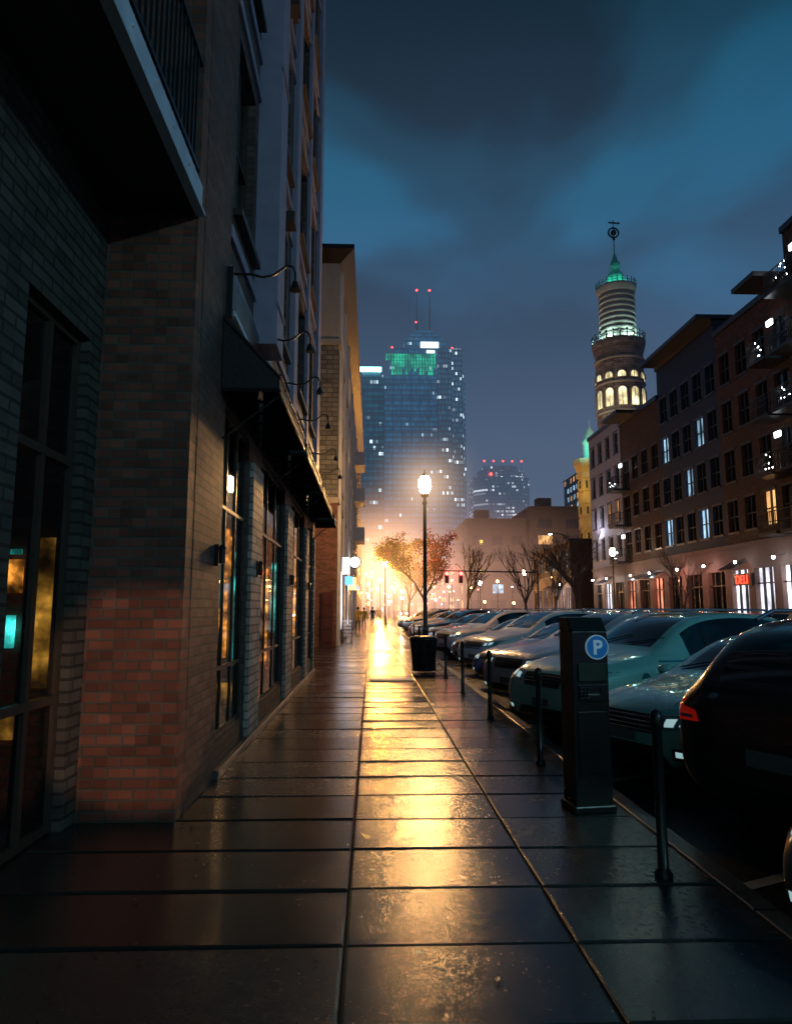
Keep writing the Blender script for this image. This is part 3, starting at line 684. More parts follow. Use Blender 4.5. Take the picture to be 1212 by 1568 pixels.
apt('brick_shopfront_apartment_building',52.5,61,17.6,M['bk1'],M['st'],14,4,.10,balc=(3,),canopy=[(57.5,61.2,1.5)],shop='l_pink')
apt('pale_stone_apartment_building',61.1,70,18.4,M['palest'],M['st'],15,4,.15,shop='l_white')
apt('brick_corner_store_building',78,96,9,M['bk1'],M['st'],16,6,.5,shop='l_white')
T=empty('neon_restaurant_sign')
mb=MB(); mb.box(21.82,21.9,40.3,42.3,2.95,3.65,0); mb.obj('sign_board',[M['blackpaint']],T)
tcu=bpy.data.curves.new('sign_letters','FONT'); tcu.body='DELI'; tcu.size=.7; tcu.extrude=.02; tcu.align_x='CENTER'
to=bpy.data.objects.new('sign_letters',tcu); to.location=(21.78,41.3,3.06); to.rotation_euler=(R(90),0,R(-90)); COL.objects.link(to); to.parent=T; tcu.materials.append(M['redneon'])
T=empty('shopfront_wall_lamps'); mb=MB()
for (yy,c,e_) in ((37,(.8,.9,1),45),(41,(1,.6,.5),35),(45,(1,.34,.2),90),(49,(1,.30,.18),110),(54,(1,.42,.3),90),(58,(1,.6,.4),80),(64,(1,.85,.6),140),(68,(.95,.95,1),200),(80,(1,.8,.6),160),(31,(.6,.8,1),20)):
    mb.sphere((21.3,yy,4.3),.08,0,8,6); mb.cyl((21.3,yy,4.38),(21.95,yy,4.5),.02,.02,6,1)
    plight('wall_lamp_light',(21.0,yy,3.7),c,e_*.6,T,.1)
plight('wall_lamp_light',(21.2,67,9),(.8,.85,1),160,T,.1)
mb.obj('lamp_fittings',[M['cool'],M['darkmetal']],T)

# ------------------------------------------------------------------ street lamps
def lampmesh():
    mb=MB()
    mb.lathe((0,0,0),[(.21,0),(.21,.12),(.16,.18),(.17,.5),(.12,.62),(.13,.8),(.085,.95),(.075,2.5),(.062,5.45),(.09,5.5),(.09,5.56),(.06,5.62),(.06,5.72),(.15,5.8),(.16,5.86),(.12,5.9)],12,0)
    mb.lathe((0,0,0),[(.11,5.9),(.19,6.0),(.235,6.2),(.21,6.42),(.14,6.55),(.03,6.62)],16,1)
    mb.lathe((0,0,0),[(.15,6.55),(.09,6.64),(.03,6.70),(.02,6.8),(.001,6.82)],12,0)
    for k in range(8):
        t=math.pi*2*k/8
        mb.cyl((.15*math.cos(t),.15*math.sin(t),0.2),(.12*math.cos(t),.12*math.sin(t),.62),.012,.012,4,0)
    return mb
def lamp(loc,gm):
    o_=lampmesh().obj('street_lamp',[M['blackpaint'],gm]); o_.location=loc
lamp((2.0,26.4,0),M['globe'])
lamp((1.45,73,0),M['sodium']); lamp((1.5,118,0),M['sodium']); lamp((1.5,165,0),M['sodium'])
lamp((19.9,58,0),M['globed']); lamp((19.9,92,0),M['globed']); lamp((19.9,130,0),M['sodium']); lamp((1.9,-17,0),M['globed'])  # the lamp behind the camera is added as ambient fill for the pier
lamp((8,190,0),M['sodium'])
def mast(x,y,z,dx,gm):
    mb=MB(); mb.cyl((x,y,-.13),(x,y,z-.8),.16,.1,10,0); mb.tube([(x,y,z-.8),(x+dx*.35,y,z-.2),(x+dx,y,z)],.07,8,0); mb.sphere((x+dx*1.1,y,z-.05),.35,0,10,6,.4); mb.sphere((x+dx*1.1,y,z-.18),.24,1,10,6,.4)
    return mb.obj('road_light_mast',[M['darkmetal'],gm])
mast(28,100,12.3,-2.3,M['cool'])
mo=mast(12.5,-6,9.2,-2.3,glow('fill_mast_glow',(.55,.92,1),40)); plight('fill_mast_light',(9.9,-6,8.7),(.42,.92,1.0),1300,mo,.2)  # added unseen mast behind the camera, cool fill for fascia and cars
glow_halo('glow_halo',(2.0,26.4,6.2),3.2,(1,.60,.30),.62,4)
glow_halo('glow_halo',(1.5,73,6),11,(1,.48,.17),.36,3.2)
glow_halo('glow_halo',(6,150,6),55,(1,.52,.38),.028,2.0,(1,1,.42))
t=NT('city_haze'); ab=t.n('ShaderNodeVolumeAbsorption',i_Color=(0,0,0,1),i_Density=.0015); em=t.n('ShaderNodeEmission',i_Color=(.44,.64,1,1),i_Strength=.00029); a_=t.n('ShaderNodeAddShader')
t.l(ab.outputs[0],a_.inputs[0]); t.l(em.outputs[0],a_.inputs[1]); t.l(a_.outputs[0],t.out.inputs['Volume'])
mb=MB(); mb.box(-900,1200,202,1600,-5,240); mb.obj('haze',[t.mat])

T=empty('traffic_signal')
mb=MB(); mb.cyl((15.5,66,0),(15.5,66,5.2),.12,.09,10,0); mb.cyl((15.5,66,4.95),(6.4,66,5.1),.07,.05,8,0)
for x in (7.0,8.3):
    mb.box(x-.18,x+.18,65.8,66,3.95,5.05,0)
    for k in range(3): mb.cyl((x,65.8,4.15+k*.33),(x,65.64,4.15+k*.33),.14,.14,12,0,False)
    mb.sphere((x,65.66,4.82),.17,1,10,6)
mb.obj('signal_heads_and_pole',[M['blackpaint'],glow('signal_red',(1,.02,.015),45)],T)
glow_halo('glow_halo',(7.65,65.5,4.8),1.7,(1,.05,.04),.45,3)

T=empty('festoon_lantern_posts'); mb=MB(); rf_=random.Random(9)
for i in range(64):
    y_=rf_.uniform(75,200); x_=rf_.choice([rf_.uniform(-1.2,.2),rf_.uniform(2.4,4.5),rf_.uniform(10,20)]); z_=rf_.uniform(2.2,5.5)
    mb.cyl((x_,y_,0),(x_,y_,z_),.04,.03,6,0); mb.sphere((x_,y_,z_+.1),rf_.uniform(.07,.19),rf_.choice([1,1,1,2,3]),8,6)
mb.obj('lantern_posts',[M['darkmetal'],glow('lantern_amber',(1,.45,.08),60),glow('lantern_white',(.95,.95,1),35),glow('lantern_red',(1,.08,.04),35)],T)

# ------------------------------------------------------------------ trees
bark=pm('bark',(.05,.042,.036),.8,bump=.5,bscale=20)
def tree(name,loc,h,seed,leaves=0,spread=.55,lm=None,depth=6):
    r=random.Random(seed); mb=MB()
    tips=[]
    def br(p,d,L,rad,dep):
        k=3 if dep>2 else 2; q=p
        for i in range(k):
            d=(d+Vector((r.uniform(-.13,.13),r.uniform(-.13,.13),r.uniform(-.03,.10)))).normalized()
            n=q+d*(L/k); r2=rad*(1-.28*(i+1)/k)
            mb.cyl(q,n,rad*(1-.28*i/k),r2,6 if dep>3 else 4,0,False); q=n
            if dep<=3: tips.append(q.copy())
            if dep<depth and dep>1 and i<k-1 and r.random()<.75:
                sd=(d+Vector((r.uniform(-1,1),r.uniform(-1,1),r.uniform(0,.5)))*.9).normalized(); br(q,sd,L*.6,rad*.5,dep-2)
        if dep<=0: return
        for j in range(r.choice([2,3,3]) if dep>1 else 2):
            sd=(d+Vector((r.uniform(-1,1),r.uniform(-1,1),r.uniform(-.15,.6)))*spread*1.25).normalized()
            br(q,sd,L*r.uniform(.66,.86),rad*.62,dep-1)
    br(Vector((0,0,0)),Vector((0,0,1)),h*.30,h*.022,depth)
    for i in range(leaves):
        c=r.choice(tips)+Vector((r.gauss(0,.25),r.gauss(0,.25),r.gauss(0,.22))); s=r.uniform(.07,.15)
        a1=Vector((r.uniform(-1,1),r.uniform(-1,1),r.uniform(-1,1))).normalized(); b1=a1.orthogonal().normalized()
        mb.quad(c-a1*s,c-b1*s*.6,c+a1*s,c+b1*s*.6,1+(r.choice([0,0,1,1,2]) if c.x<.3 else r.choice([0,2,2,2])))
    o_=mb.obj(name,[bark]+(lm or [])); o_.location=loc; return o_
def leafm(name,c):
    t=NT(name); d=t.n('ShaderNodeBsdfDiffuse',i_Color=c4(c)); tr=t.n('ShaderNodeBsdfTranslucent',i_Color=c4(tuple(min(1,x*1.6) for x in c))); m_=t.n('ShaderNodeMixShader',i_0=.5)
    t.l(d.outputs[0],m_.inputs[1]); t.l(tr.outputs[0],m_.inputs[2]); t.l(m_.outputs[0],t.out.inputs[0]); return t.mat
lf=[leafm('leaf_yellow',(.50,.30,.04)),leafm('leaf_green',(.20,.28,.03)),leafm('leaf_red',(.50,.05,.03))]
tree('autumn_tree',(5.4,70,0),8.8,3,6500,.66,lf)
tree('autumn_tree',(4.4,82,0),8.0,8,5000,.6,lf)
tree('bare_tree',(14.6,50,0),7.0,5,0,.72)
tree('bare_tree',(13.6,62,0),6.6,12,0,.42,depth=5)
tree('bare_tree',(10.2,75,0),8.4,14,0,.40,depth=5)
tree('bare_tree',(18.2,70,0),6.5,17,0,.6,depth=5)
tree('bare_tree',(19.9,46,0),5.0,22,0,.5,depth=5)

# ------------------------------------------------------------------ street furniture
for yy in [4.46+3.13*i for i in range(9)]:
    mb=MB(); mb.lathe((0,0,0),[(.055,0),(.055,.03),(.032,.05),(.03,.86),(.042,.88),(.042,.93),(.03,.97),(.005,.985)],12,0)
    o_=mb.obj('bollard',[M['blackpaint']]); o_.location=(1.76,yy,0)
K=empty('parking_pay_station',(1.76,5.95,0),R(8))
mb=MB(); mb.box(-.155,.155,-.13,.13,0,1.42); mb.add([(-.155,-.13,1.42),(.155,-.13,1.42),(.155,.13,1.42),(-.155,.13,1.42),(-.155,-.04,1.53),(.155,-.04,1.53),(.155,.13,1.53),(-.155,.13,1.53)],[(4,5,6,7),(0,1,5,4),(1,2,6,5),(2,3,7,6),(3,0,4,7)],0)
mb.box(-.175,.175,-.15,.15,0,.06); mb.obj('cabinet',[M['blackpaint']],K,bevel=.012)
mb=MB(); mb.box(-.11,.13,-.146,-.13,1.02,1.16,0); mb.box(-.11,.13,-.14,-.13,.86,.99,1); mb.box(-.04,.06,-.15,-.14,.90,.92,2); mb.box(-.12,.12,-.138,-.13,.30,.78,1)
for i in range(3):
    for j in range(4): mb.box(-.1+i*.03,-.08+i*.03,-.15,-.14,.875+j*.027,.89+j*.027,1)
mb.cyl((.09,-.13,.95),(.09,-.15,.95),.02,.02,10,1); mb.obj('screen_and_keypad',[pm('pay_screen',(.03,.05,.03),.15),M['darkmetal'],pm('slot_metal',(.15,.15,.15),.4,metal=.8)],K,bevel=.002)
mb=MB(); mb.cyl((.055,-.131,1.29),(.055,-.150,1.29),.098,.098,32,1); mb.cyl((.055,-.1505,1.29),(.055,-.153,1.29),.090,.090,32,0)
mb.obj('parking_disc',[pm('sign_blue',(.01,.13,.42),.35,em=(.02,.25,.7),es=.12,var=.1),pm('sign_white',(.6,.75,.85),.4,em=(.5,.8,1),es=.12,var=.1)],K)
pc=bpy.data.curves.new('letter_p','FONT'); pc.body='P'; pc.size=.16; pc.extrude=.002; pc.align_x='CENTER'; pc.offset=.004
po=bpy.data.objects.new('letter_p',pc); po.location=(.055,-.156,1.235); po.rotation_euler=(R(90),0,0); COL.objects.link(po); po.parent=K; pc.materials.append(bpy.data.materials['sign_white'])
mb=MB(); mb.lathe((0,0,0),[(.25,.06),(.25,.72)],24,1)
for k in range(26):
    t=2*math.pi*k/26; c_,s_=math.cos(t),math.sin(t)
    mb.tube([(.27*c_,.27*s_,.06),(.30*c_,.30*s_,.45),(.34*c_,.34*s_,.82)],.018,5,0)
mb.lathe((0,0,0),[(.28,.04),(.31,.05),(.31,.1),(.28,.1)],24,0); mb.lathe((0,0,0),[(.35,.78),(.37,.8),(.37,.85),(.3,.9),(.16,.93),(.16,.88)],24,0)
o_=mb.obj('litter_bin',[M['darkmetal'],M['blackpaint']]); o_.location=(1.35,18.4,0)

# ------------------------------------------------------------------ cars
CM={'glass':pm('car_glass',(.008,.012,.015),.04,rvar=.02,coat=1),'black':pm('car_black_trim',(.012,.012,.012),.45),'chrome':pm('car_chrome',(.6,.63,.65),.2,metal=1,rvar=.05),
    'head':pm('car_headlamp',(.22,.34,.37),.08,metal=.3,rvar=.04,coat=1,bump=.5,bscale=30),'tail':pm('car_tail_lamp',(.35,.01,.01),.15,em=(1,.02,.01),es=.12,coat=1,var=.6,scale=14),
    'rubber':pm('tyre_rubber',(.015,.015,.015),.75),'plate':pm('number_plate',(.14,.15,.16),.4),'rim':pm('alloy_rim',(.3,.31,.33),.3,metal=.9),'lens':pm('lamp_reflector_glint',(.8,.85,.9),.12,metal=.7,em=(.6,.95,1),es=.45)}  # lens: reflected light put in as faint emission; these lamps are off
def paint(name,c,metal=.5):
    t=NT(name); p=t.n('ShaderNodeBsdfPrincipled'); t.l(p.outputs[0],t.out.inputs[0])
    tc=t.n('ShaderNodeTexCoord'); v=t.n('ShaderNodeTexVoronoi',i_Scale=70.0); t.l(tc.outputs['Object'],v.inputs['Vector'])
    nz=t.n('ShaderNodeTexNoise',i_Scale=3.0,i_Detail=4.0); t.l(tc.outputs['Object'],nz.inputs['Vector'])
    t.l(t.mixc(nz.outputs[0],tuple(x*.8 for x in c),tuple(min(1,x*1.15) for x in c)),p.inputs['Base Color'])
    p.inputs['Metallic'].default_value=metal; t.l(t.math('MULTIPLY_ADD',nz.outputs[0],.2,.22),p.inputs['Roughness'])
    p.inputs['Coat Weight'].default_value=1; p.inputs['Coat Roughness'].default_value=.04
    drop=t.math('MAXIMUM',t.math('SUBTRACT',.32,v.outputs[0]),0.0)
    b=t.n('ShaderNodeBump',i_Strength=.35,i_Distance=.004); t.l(drop,b.inputs['Height']); t.l(b.outputs[0],p.inputs['Normal']); t.l(b.outputs[0],p.inputs['Coat Normal'])
    return t.mat
P_={'silver':paint('paint_silver',(.62,.62,.72),.2),'silver_teal_lit':paint('paint_silver_teal_lit',(.28,.62,.60),.15),'white':paint('paint_white',(.85,.83,.82),0),'blue':paint('paint_blue',(.01,.09,.50),.1),  # teal cars: silver paint with the teal light put into its colour
   'black':paint('paint_black',(.012,.012,.014),.2),'grey':paint('paint_grey',(.10,.11,.12),.3),'red':paint('paint_red',(.35,.02,.02),.1),'beige':paint('paint_beige',(.5,.4,.3),.1)}
TYPES={
'sedan':dict(L=4.7,W=1.80,st=[(0,.38,.70,.80,.80,.62),(.012,.28,.88,1.0,.90,.72),(.10,.22,.95,1.06,.97,.76),(.18,.20,.96,1.11,1,.74),(.25,.20,.96,1.26,1,.67),(.34,.20,.95,1.40,1,.61),(.45,.20,.94,1.45,1,.61),(.56,.20,.93,1.41,1,.61),(.635,.20,.92,1.24,1,.66),(.715,.20,.91,1.02,1,.75),(.78,.20,.87,.96,1,.77),(.88,.20,.80,.89,.98,.76),(.955,.22,.71,.81,.93,.70),(.988,.25,.62,.71,.86,.63),(1,.32,.52,.60,.78,.54)],
   side=(4,8),ws=(7,9),rg=(3,5),wf=.80,wr=.19,wrad=.33),
'suv':dict(L=4.6,W=1.86,st=[(0,.45,.82,.98,.84,.64),(.015,.33,1.02,1.16,.93,.69),(.045,.26,1.08,1.34,.98,.68),(.095,.24,1.08,1.55,1,.66),(.18,.24,1.07,1.65,1,.65),(.33,.24,1.05,1.69,1,.65),(.50,.24,1.04,1.66,1,.65),(.60,.24,1.03,1.47,1,.70),(.69,.24,1.02,1.18,1,.78),(.76,.24,1.0,1.11,1,.80),(.87,.24,.95,1.06,.99,.79),(.95,.25,.87,.98,.95,.74),(.985,.28,.76,.87,.89,.67),(1,.38,.62,.72,.82,.58)],
   side=(3,7),ws=(6,8),rg=(1,3),wf=.81,wr=.185,wrad=.36),
'hatch':dict(L=4.25,W=1.78,st=[(0,.42,.76,.90,.83,.62),(.015,.30,.95,1.10,.92,.68),(.05,.23,1.0,1.25,.97,.67),(.12,.21,1.0,1.43,1,.64),(.22,.21,.99,1.51,1,.62),(.36,.21,.97,1.54,1,.62),(.52,.21,.95,1.50,1,.62),(.61,.21,.94,1.33,1,.67),(.70,.21,.93,1.07,1,.76),(.77,.21,.90,1.0,1,.78),(.87,.21,.84,.94,.98,.76),(.95,.23,.75,.85,.93,.70),(.987,.26,.66,.75,.86,.63),(1,.34,.55,.63,.78,.54)],
   side=(3,7),ws=(6,8),rg=(1,3),wf=.80,wr=.18,wrad=.33)}
def build_type(name):
    T=TYPES[name]; L,W=T['L'],T['W']; rings=[]
    for (t,zb,be,tp,wf,tw) in T['st']:
        x=(t-.5)*L; w_=W/2*wf; rw=W/2*tw
        H_=[(0,zb),(.80*w_,zb),(.965*w_,zb+.10),(w_,(zb+be)/2+.03),(.985*w_,be-.04),(.93*w_,be+.015),(rw,tp-.03),(.86*rw,tp-.004),(0,tp+.018)]
        H_[5]=(max(.93*w_,rw*1.04),min(be+.015,tp-.05))
        ring=[(x,a,b) for a,b in H_]+[(x,-a,b) for a,b in H_[-2:0:-1]]
        rings.append(ring)
    bm=bmesh.new(); lay=bm.edges.layers.float.new('crease_edge'); V=[[bm.verts.new(p) for p in r] for r in rings]; K_=16
    for i in range(len(V)-1):
        for j in range(K_):
            f=bm.faces.new([V[i][j],V[i][(j+1)%K_],V[i+1][(j+1)%K_],V[i+1][j]]); f.smooth=True
            m=0; jj=j if j<8 else 15-j
            if jj==5 and T['side'][0]<=i<T['side'][1]: m=1
            if jj==7 and (T['ws'][0]<=i<T['ws'][1] or T['rg'][0]<=i<T['rg'][1]): m=1
            if jj==0: m=2
            f.material_index=m
    bm.faces.new(V[0]).material_index=0; bm.faces.new(V[-1][::-1]).material_index=0
    for i in range(len(V)-1):
        for j in (5,11,4,12,6,10):
            e=bm.edges.get((V[i][j],V[i+1][j])); 
            if e: e[lay]=.55 if j in(5,11) else .3
    bmesh.ops.recalc_face_normals(bm,faces=bm.faces)
    me=bpy.data.meshes.new('body_src'); bm.to_mesh(me); bm.free()
    mats=[P_['silver'],CM['glass'],CM['black'],CM['chrome'],CM['head'],CM['tail'],CM['rubber'],CM['plate'],CM['rim'],CM['lens']]
    for m in mats: me.materials.append(m)
    ob=bpy.data.objects.new('tmp',me); COL.objects.link(ob)
    s=ob.modifiers.new('s','SUBSURF'); s.levels=2; s.render_levels=2
    cut=MB(); wr=T['wrad']; xs=[(T['wf']-.5)*L,(T['wr']-.5)*L]
    for x in xs:
        for sgn in (-1,1): cut.cyl((x,sgn*(W/2-.27),wr-.0),(x,sgn*(W/2+.2),wr-.0),wr+.055,wr+.055,32,2)
    cu=cut.obj('tmpcut',mats); bo=ob.modifiers.new('b','BOOLEAN'); bo.object=cu; bo.operation='DIFFERENCE'; bo.solver='EXACT'
    dg=bpy.context.evaluated_depsgraph_get(); dg.update()
    ev=bpy.data.meshes.new_from_object(ob.evaluated_get(dg)); ev.name='car_body_'+name
    bpy.data.objects.remove(ob); bpy.data.objects.remove(cu)
    bvh=BVHTree.FromPolygons([v.co[:] for v in ev.vertices],[p.vertices[:] for p in ev.polygons])
    D=MB()
    def patch(axis,quad,m,n=8,k=4,off=.006,mb=D):
        d={'f':Vector((-1,0,0)),'r':Vector((1,0,0)),'l':Vector((0,-1,0)),'R':Vector((0,1,0)),'t':Vector((0,0,-1))}[axis]
        pts=[]
        for b in range(k+1):
            for a in range(n+1):
                u,v=a/n,b/k
                p=[(quad[0][q]*(1-u)+quad[1][q]*u)*(1-v)+(quad[3][q]*(1-u)+quad[2][q]*u)*v for q in (0,1)]
                o_={'f':Vector((4,p[0],p[1])),'r':Vector((-4,p[0],p[1])),'l':Vector((p[0],3,p[1])),'R':Vector((p[0],-3,p[1])),'t':Vector((p[0],p[1],4))}[axis]
                h=bvh.ray_cast(o_,d)
                pts.append(None if h[0] is None else h[0]-d*off)
        N=n+1
        for b in range(k):
            for a in range(n):
                c_=[pts[b*N+a],pts[b*N+a+1],pts[(b+1)*N+a+1],pts[(b+1)*N+a]]
                if None in c_: continue
                if max((c_[0]-c_[2]).length,(c_[1]-c_[3]).length)>.35: continue
                mb.add(c_,[(0,1,2,3)],m,True)
    hz={'sedan':.68,'suv':.84,'hatch':.72}[name]
    w2=W/2
    patch('f',[(-.36,hz-.13),(.36,hz-.13),(.42,hz+.04),(-.42,hz+.04)],2,12,4,.008)
    for k in range(4): patch('f',[(-.37,hz-.11+k*.04),(.37,hz-.11+k*.04),(.37,hz-.10+k*.04),(-.37,hz-.10+k*.04)],3,12,1,.014)
    patch('f',[(-.55,.30),(.55,.30),(.45,.44),(-.45,.44)],2,14,3,.006)
    patch('f',[(-.17,.46),(.17,.46),(.17,.56),(-.17,.56)],7,4,2,.02)
    for s_ in (-1,1):
        patch('f',[(s_*.45,hz-.09),(s_*.84,hz-.03),(s_*.87,hz+.09),(s_*.45,hz+.03)],4,12,5,.009)
        patch('f',[(s_*.50,hz-.05),(s_*.60,hz-.04),(s_*.60,hz+.03),(s_*.50,hz+.02)],9,4,4,.013)
        patch('f',[(s_*.65,hz-.03),(s_*.74,hz-.015),(s_*.74,hz+.05),(s_*.65,hz+.04)],9,4,4,.013)
        patch('f',[(s_*.44,hz+.035),(s_*.86,hz+.095),(s_*.86,hz+.105),(s_*.44,hz+.045)],3,12,1,.012)
        patch('f',[(s_*.60,.34),(s_*.76,.36),(s_*.74,.46),(s_*.60,.45)],2,5,3,.007); patch('f',[(s_*.64,.38),(s_*.71,.38),(s_*.71,.43),(s_*.64,.43)],9,3,3,.012)
        patch('r',[(s_*.60,hz+.03),(s_*.88,hz+.02),(s_*.86,hz+.15),(s_*.64,hz+.11)],5,10,5,.008)
        patch('r',[(s_*.66,hz+.05),(s_*.80,hz+.05),(s_*.80,hz+.075),(s_*.66,hz+.075)],7,6,1,.014)
        sd='l' if s_>0 else 'R'
        patch(sd,[(-L/2+.06,hz+.03),(-L/2+.22,hz+.08),(-L/2+.20,hz+.15),(-L/2+.07,hz+.19)],5,6,4,.006)
        c0=[(T['wf']-.5)*L-wr-.14, 0.02*L-.05, (T['wr']-.5)*L+wr+.12]
        bz=.93 if name!='suv' else 1.03
        for x in c0: patch(sd,[(x,.34),(x+.012,.34),(x+.012,bz-.02),(x,bz-.02)],2,1,10,.002)
        patch(sd,[(c0[2],.33),(c0[0],.33),(c0[0],.345),(c0[2],.345)],2,12,1,.002)
        for x in (c0[1]+.08,c0[2]+.10): patch(sd,[(x,bz-.14),(x+.18,bz-.14),(x+.18,bz-.11),(x,bz-.11)],3,5,1,.02)
        patch(sd,[(c0[1]-.03,bz+.03),(c0[1]+.05,bz+.03),(c0[1]+.05,bz+.42),(c0[1]-.03,bz+.42)],2,2,6,.005)
        patch(sd,[(c0[2]+.2,.25),(c0[0],.25),(c0[0],.31),(c0[2]+.2,.31)],2,12,2,.006)
        patch(sd,[(c0[2]-.15,bz+.01),(c0[0]+.1,bz+.01),(c0[0]+.1,bz+.03),(c0[2]-.15,bz+.03)],3,14,1,.008)
        mx_=(T['st'][T['ws'][1]-1][0]-.5)*L+.06
        D.sphere((mx_,s_*(w2+.10),bz+.06),.11,0,12,8,.62,.75,1.0); D.cyl((mx_,s_*(w2-.06),bz-.01),(mx_,s_*(w2+.06),bz+.03),.025,.025,8,2)
    patch('r',[(-.19,.62),(.19,.62),(.19,.74),(-.19,.74)],7,4,2,.015); patch('r',[(-.6,.34),(.6,.34),(.55,.46),(-.55,.46)],2,12,3,.006)
    for s_ in (-1,1): patch('t',[((.73-.5)*L,s_*.3),((.985-.5)*L,s_*.45),((.985-.5)*L,s_*.462),((.73-.5)*L,s_*.312)],2,12,1,.002)
    for y0_ in (-.5,.1):
        xw=(T['st'][T['ws'][1]][0]-.5)*L
        h0=bvh.ray_cast(Vector((xw-.03,y0_,3)),Vector((0,0,-1))); h1=bvh.ray_cast(Vector((xw-.22,y0_+.5,3)),Vector((0,0,-1)))
        if h0[0] and h1[0]: D.cyl(h0[0]+Vector((0,0,.02)),h1[0]+Vector((0,0,.02)),.008,.006,5,2)
    if name=='suv':
        for s_ in (-1,1):
            D.tube([(-1.7,s_*.50,1.64),(-1.5,s_*.50,1.71),(-.1,s_*.50,1.72),(.15,s_*.50,1.66)],.018,6,3)
    for x in xs:
        for s_ in (-1,1):
            c_=(x,s_*(w2-.115),wr)
            D.lathe(c_,[(wr-.10,-.095),(wr-.02,-.10),(wr,-.06),(wr,.06),(wr-.02,.10),(wr-.10,.095)],28,6,True,'y')
            D.lathe(c_,[(wr-.10,s_*.095),(wr-.115,s_*.085),(wr-.12,s_*.02),(.05,s_*.03)],28,8,True,'y')
            D.lathe(c_,[(.001,s_*.09),(.045,s_*.09),(.05,s_*.03)],12,8,True,'y')
            for k in range(10):
                t=2*math.pi*k/10; D.cyl((x+.03*math.cos(t),s_*(w2-.115)+s_*.07,wr+.03*math.sin(t)),(x+(wr-.11)*math.cos(t),s_*(w2-.115)+s_*.085,wr+(wr-.11)*math.sin(t)),.022,.016,6,8,False)
            D.lathe((x,s_*(w2-.2),wr),[(.001,0),(wr-.12,0)],16,2,True,'y')
    dm=bpy.data.meshes.new('car_trim_'+name); dm.from_pydata(D.v,[],D.f)
    for m in mats: dm.materials.append(m)
    dm.polygons.foreach_set('material_index',D.m); dm.polygons.foreach_set('use_smooth',D.s); dm.update()
    return ev,dm,L,W
CT={k:build_type(k) for k in TYPES}
def car(typ,col,corner=None,a=R(25),rev=False,center=None,rot=0,name='parked_car'):
    ev,dm,L,W=CT[typ]
    if corner is not None:
        d=Vector((-math.cos(a),-math.sin(a))); r_=Vector((-math.sin(a),math.cos(a)))
        c_=Vector(corner)-r_*W/2-d*L/2; rot=a if rev else math.pi+a
    else: c_=Vector(center)
    e=empty(name,(c_[0],c_[1],-.13),rot)
    for nm,me in (('body',ev),('trim',dm)):
        o_=bpy.data.objects.new(nm,me); COL.objects.link(o_); o_.parent=e
        o_.material_slots[0].link='OBJECT'; o_.material_slots[0].material=P_[col]
    return e
A=R(24)
car('sedan','grey',(1.85,3.62),A)
car('suv','black',(2.38,5.85),A,rev=True)
car('sedan','silver_teal_lit',(2.15,8.05),A)
car('suv','silver_teal_lit',(1.86,10.4),A)
car('suv','silver',(1.95,13.3),A)
car('sedan','blue',(2.2,16.4),A)
lst=[('suv','white'),('sedan','beige'),('suv','silver'),('sedan','white'),('hatch','grey'),('suv','black'),('sedan','silver'),('suv','white'),('sedan','red'),('hatch','silver'),('suv','grey'),('sedan','silver'),('suv','white'),('hatch','black')]
yy=19.6
for i,(a_,b_) in enumerate(lst):
    car(a_,b_,(2.25+.2*math.sin(i*2.3),yy),A+R(1.5*math.sin(i*3.1))); yy+=3.0
for i in range(11):
    ty=['sedan','suv','hatch'][i%3]; cl=['grey','silver','black','white','blue','beige'][(i*5)%6]
    car(ty,cl,center=(16.9,24+i*3.1+(1.2 if i>4 else 0)),rot=R(24))
for (x,y_) in ((10.2,120),(10.4,140),(7.2,160)):
    e=car('sedan','grey',center=(x,y_),rot=-math.pi/2,name='moving_car')
    mb=MB()
    for s_ in (-.65,.65): mb.sphere((2.33,s_,.68),.10,0,8,6)
    mb.obj('lit_headlamps',[glow('headlamp_beam',(1,.88,.65),300)],e)
# car behind the viewpoint whose dipped beam grazes the brick pier
e=car('sedan','grey',center=(6.2,-7.0),rot=R(122),name='moving_car')
sp_=bpy.data.lights.new('dipped_headlamp','SPOT'); sp_.energy=1900; sp_.color=(1,.52,.28); sp_.spot_size=R(9); sp_.spot_blend=.3; sp_.shadow_soft_size=.04
so_=bpy.data.objects.new('dipped_headlamp',sp_); COL.objects.link(so_); src=Vector((4.40,-4.10,.75)); tgt=Vector((-1.70,5.7,.92))
so_.location=src; so_.rotation_euler=(tgt-src).to_track_quat('-Z','Y').to_euler()

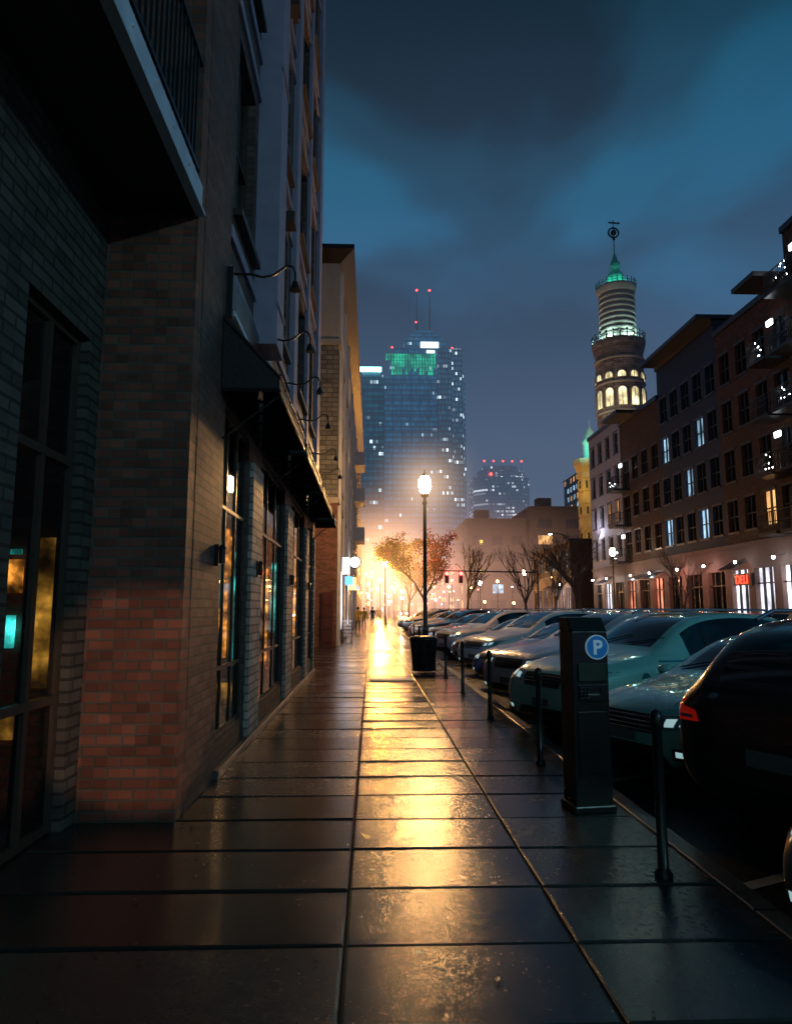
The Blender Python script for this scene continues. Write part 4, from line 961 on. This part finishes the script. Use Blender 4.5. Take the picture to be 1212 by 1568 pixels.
# ------------------------------------------------------------------ pedestrians
def person(loc,rot,coat,legs_c,ph=1,h=1.74,hairc=(.03,.02,.015)):
    k=h/1.75
    J={'pel':(0,0,.95,.135),'wai':(0,0,1.08,.13),'che':(0.02,0,1.30,.155),'nek':(.02,0,1.48,.06),
       'hd':(.03,0,1.54,.055),'shL':(.0,.17,1.43,.06),'shR':(.0,-.17,1.43,.06),
       'elL':(.10*ph,.23,1.17,.047),'elR':(-.12*ph,-.23,1.17,.047),'wrL':(.28*ph,.22,.98,.032),'wrR':(-.10*ph,-.23,.92,.032),
       'hiL':(0,.09,.90,.10),'hiR':(0,-.09,.90,.10),'knL':(-.10*ph+.04,.10,.50,.062),'knR':(.20*ph+.02,-.10,.52,.062),
       'anL':(-.34*ph,.10,.13,.042),'anR':(.24*ph,-.10,.09,.042),'toL':(-.20*ph,.11,.04,.035),'toR':(.42*ph if ph>0 else .0,-.11,.035,.035)}
    E=[('pel','wai'),('wai','che'),('che','nek'),('nek','hd'),('che','shL'),('che','shR'),('shL','elL'),('shR','elR'),('elL','wrL'),('elR','wrR'),('pel','hiL'),('pel','hiR'),('hiL','knL'),('hiR','knR'),('knL','anL'),('knR','anR'),('anL','toL'),('anR','toR')]
    ks=list(J); me=bpy.data.meshes.new('figure'); me.from_pydata([tuple(c*k for c in J[q][:3]) for q in ks],[(ks.index(a),ks.index(b)) for a,b in E],[])
    ob=bpy.data.objects.new('tmp',me); COL.objects.link(ob)
    sk=ob.modifiers.new('s','SKIN'); ob.modifiers.new('u','SUBSURF').levels=2
    lay=me.skin_vertices[0].data
    for i,q in enumerate(ks): lay[i].radius=(J[q][3]*k,)*2; lay[i].use_root=(q=='pel')
    dg=bpy.context.evaluated_depsgraph_get(); dg.update(); ev=bpy.data.meshes.new_from_object(ob.evaluated_get(dg)); bpy.data.objects.remove(ob)
    for c,nm in ((coat,'coat'),(legs_c,'trousers'),((.02,.02,.02),'shoes')): ev.materials.append(pm(nm,c,.8))
    for p in ev.polygons:
        z=p.center.z/k; p.material_index=0 if z>.80 else (1 if z>.09 else 2); p.use_smooth=True
    e=empty('pedestrian',loc,rot); b=bpy.data.objects.new('clothed_body',ev); COL.objects.link(b); b.parent=e
    mb=MB(); c=(.035*k,0,1.645*k)
    mb.sphere(c,.105*k,0,14,10,1.15,.95,.78); mb.sphere((c[0]-.02*k,0,c[2]+.03*k),.112*k,1,14,10,1.05,.92,.82)
    mb.cyl((c[0]+.09*k,0,c[2]+.01*k),(c[0]+.118*k,0,c[2]-.02*k),.012,.016,6,0); 
    for s_ in (-1,1): mb.sphere((c[0],s_*.083*k,c[2]-.005),.025*k,0,6,5,1.2,.5,.5); mb.sphere((c[0]+.092*k,s_*.032*k,c[2]+.012),.011*k,2,6,4)
    mb.box(c[0]+.08*k,c[0]+.099*k,-.022*k,.022*k,c[2]-.052*k,c[2]-.044*k,3)
    for q in ('wrL','wrR'):
        p=Vector(J[q][:3])*k; s_=1 if q=='wrL' else -1
        mb.sphere((p.x+.01,p.y,p.z-.05),.04*k,0,8,6,1.1,.9,.4)
        for f in range(4):
            x0=p.x-.02+f*.016; ln=(.055,.07,.075,.06)[f]
            mb.cyl((x0,p.y,p.z-.08),(x0+.008,p.y-s_*.008,p.z-.08-ln*.55),.009,.008,5,0); mb.cyl((x0+.008,p.y-s_*.008,p.z-.08-ln*.55),(x0+.012,p.y-s_*.028,p.z-.08-ln),.008,.006,5,0)
        mb.cyl((p.x+.035,p.y,p.z-.045),(p.x+.055,p.y-s_*.02,p.z-.09),.011,.008,5,0)
    mb.obj('head_and_hands',[pm('skin',(.45,.28,.2),.5),pm('hair',hairc,.7),M['blackpaint'],M['brick']],e)
person((.15,66,0),R(90),(.03,.03,.035),(.03,.04,.07),1)
person((-.55,58,0),R(95),(.40,.30,.05),(.04,.04,.05),-1,1.68)
person((.75,78,0),R(-90),(.05,.05,.06),(.02,.02,.03),1,1.8)
person((-.9,50,0),R(88),(.35,.26,.05),(.05,.05,.05),1,1.7)
person((1.1,88,0),R(90),(.1,.03,.03),(.03,.03,.03),-1,1.72)
print('done')
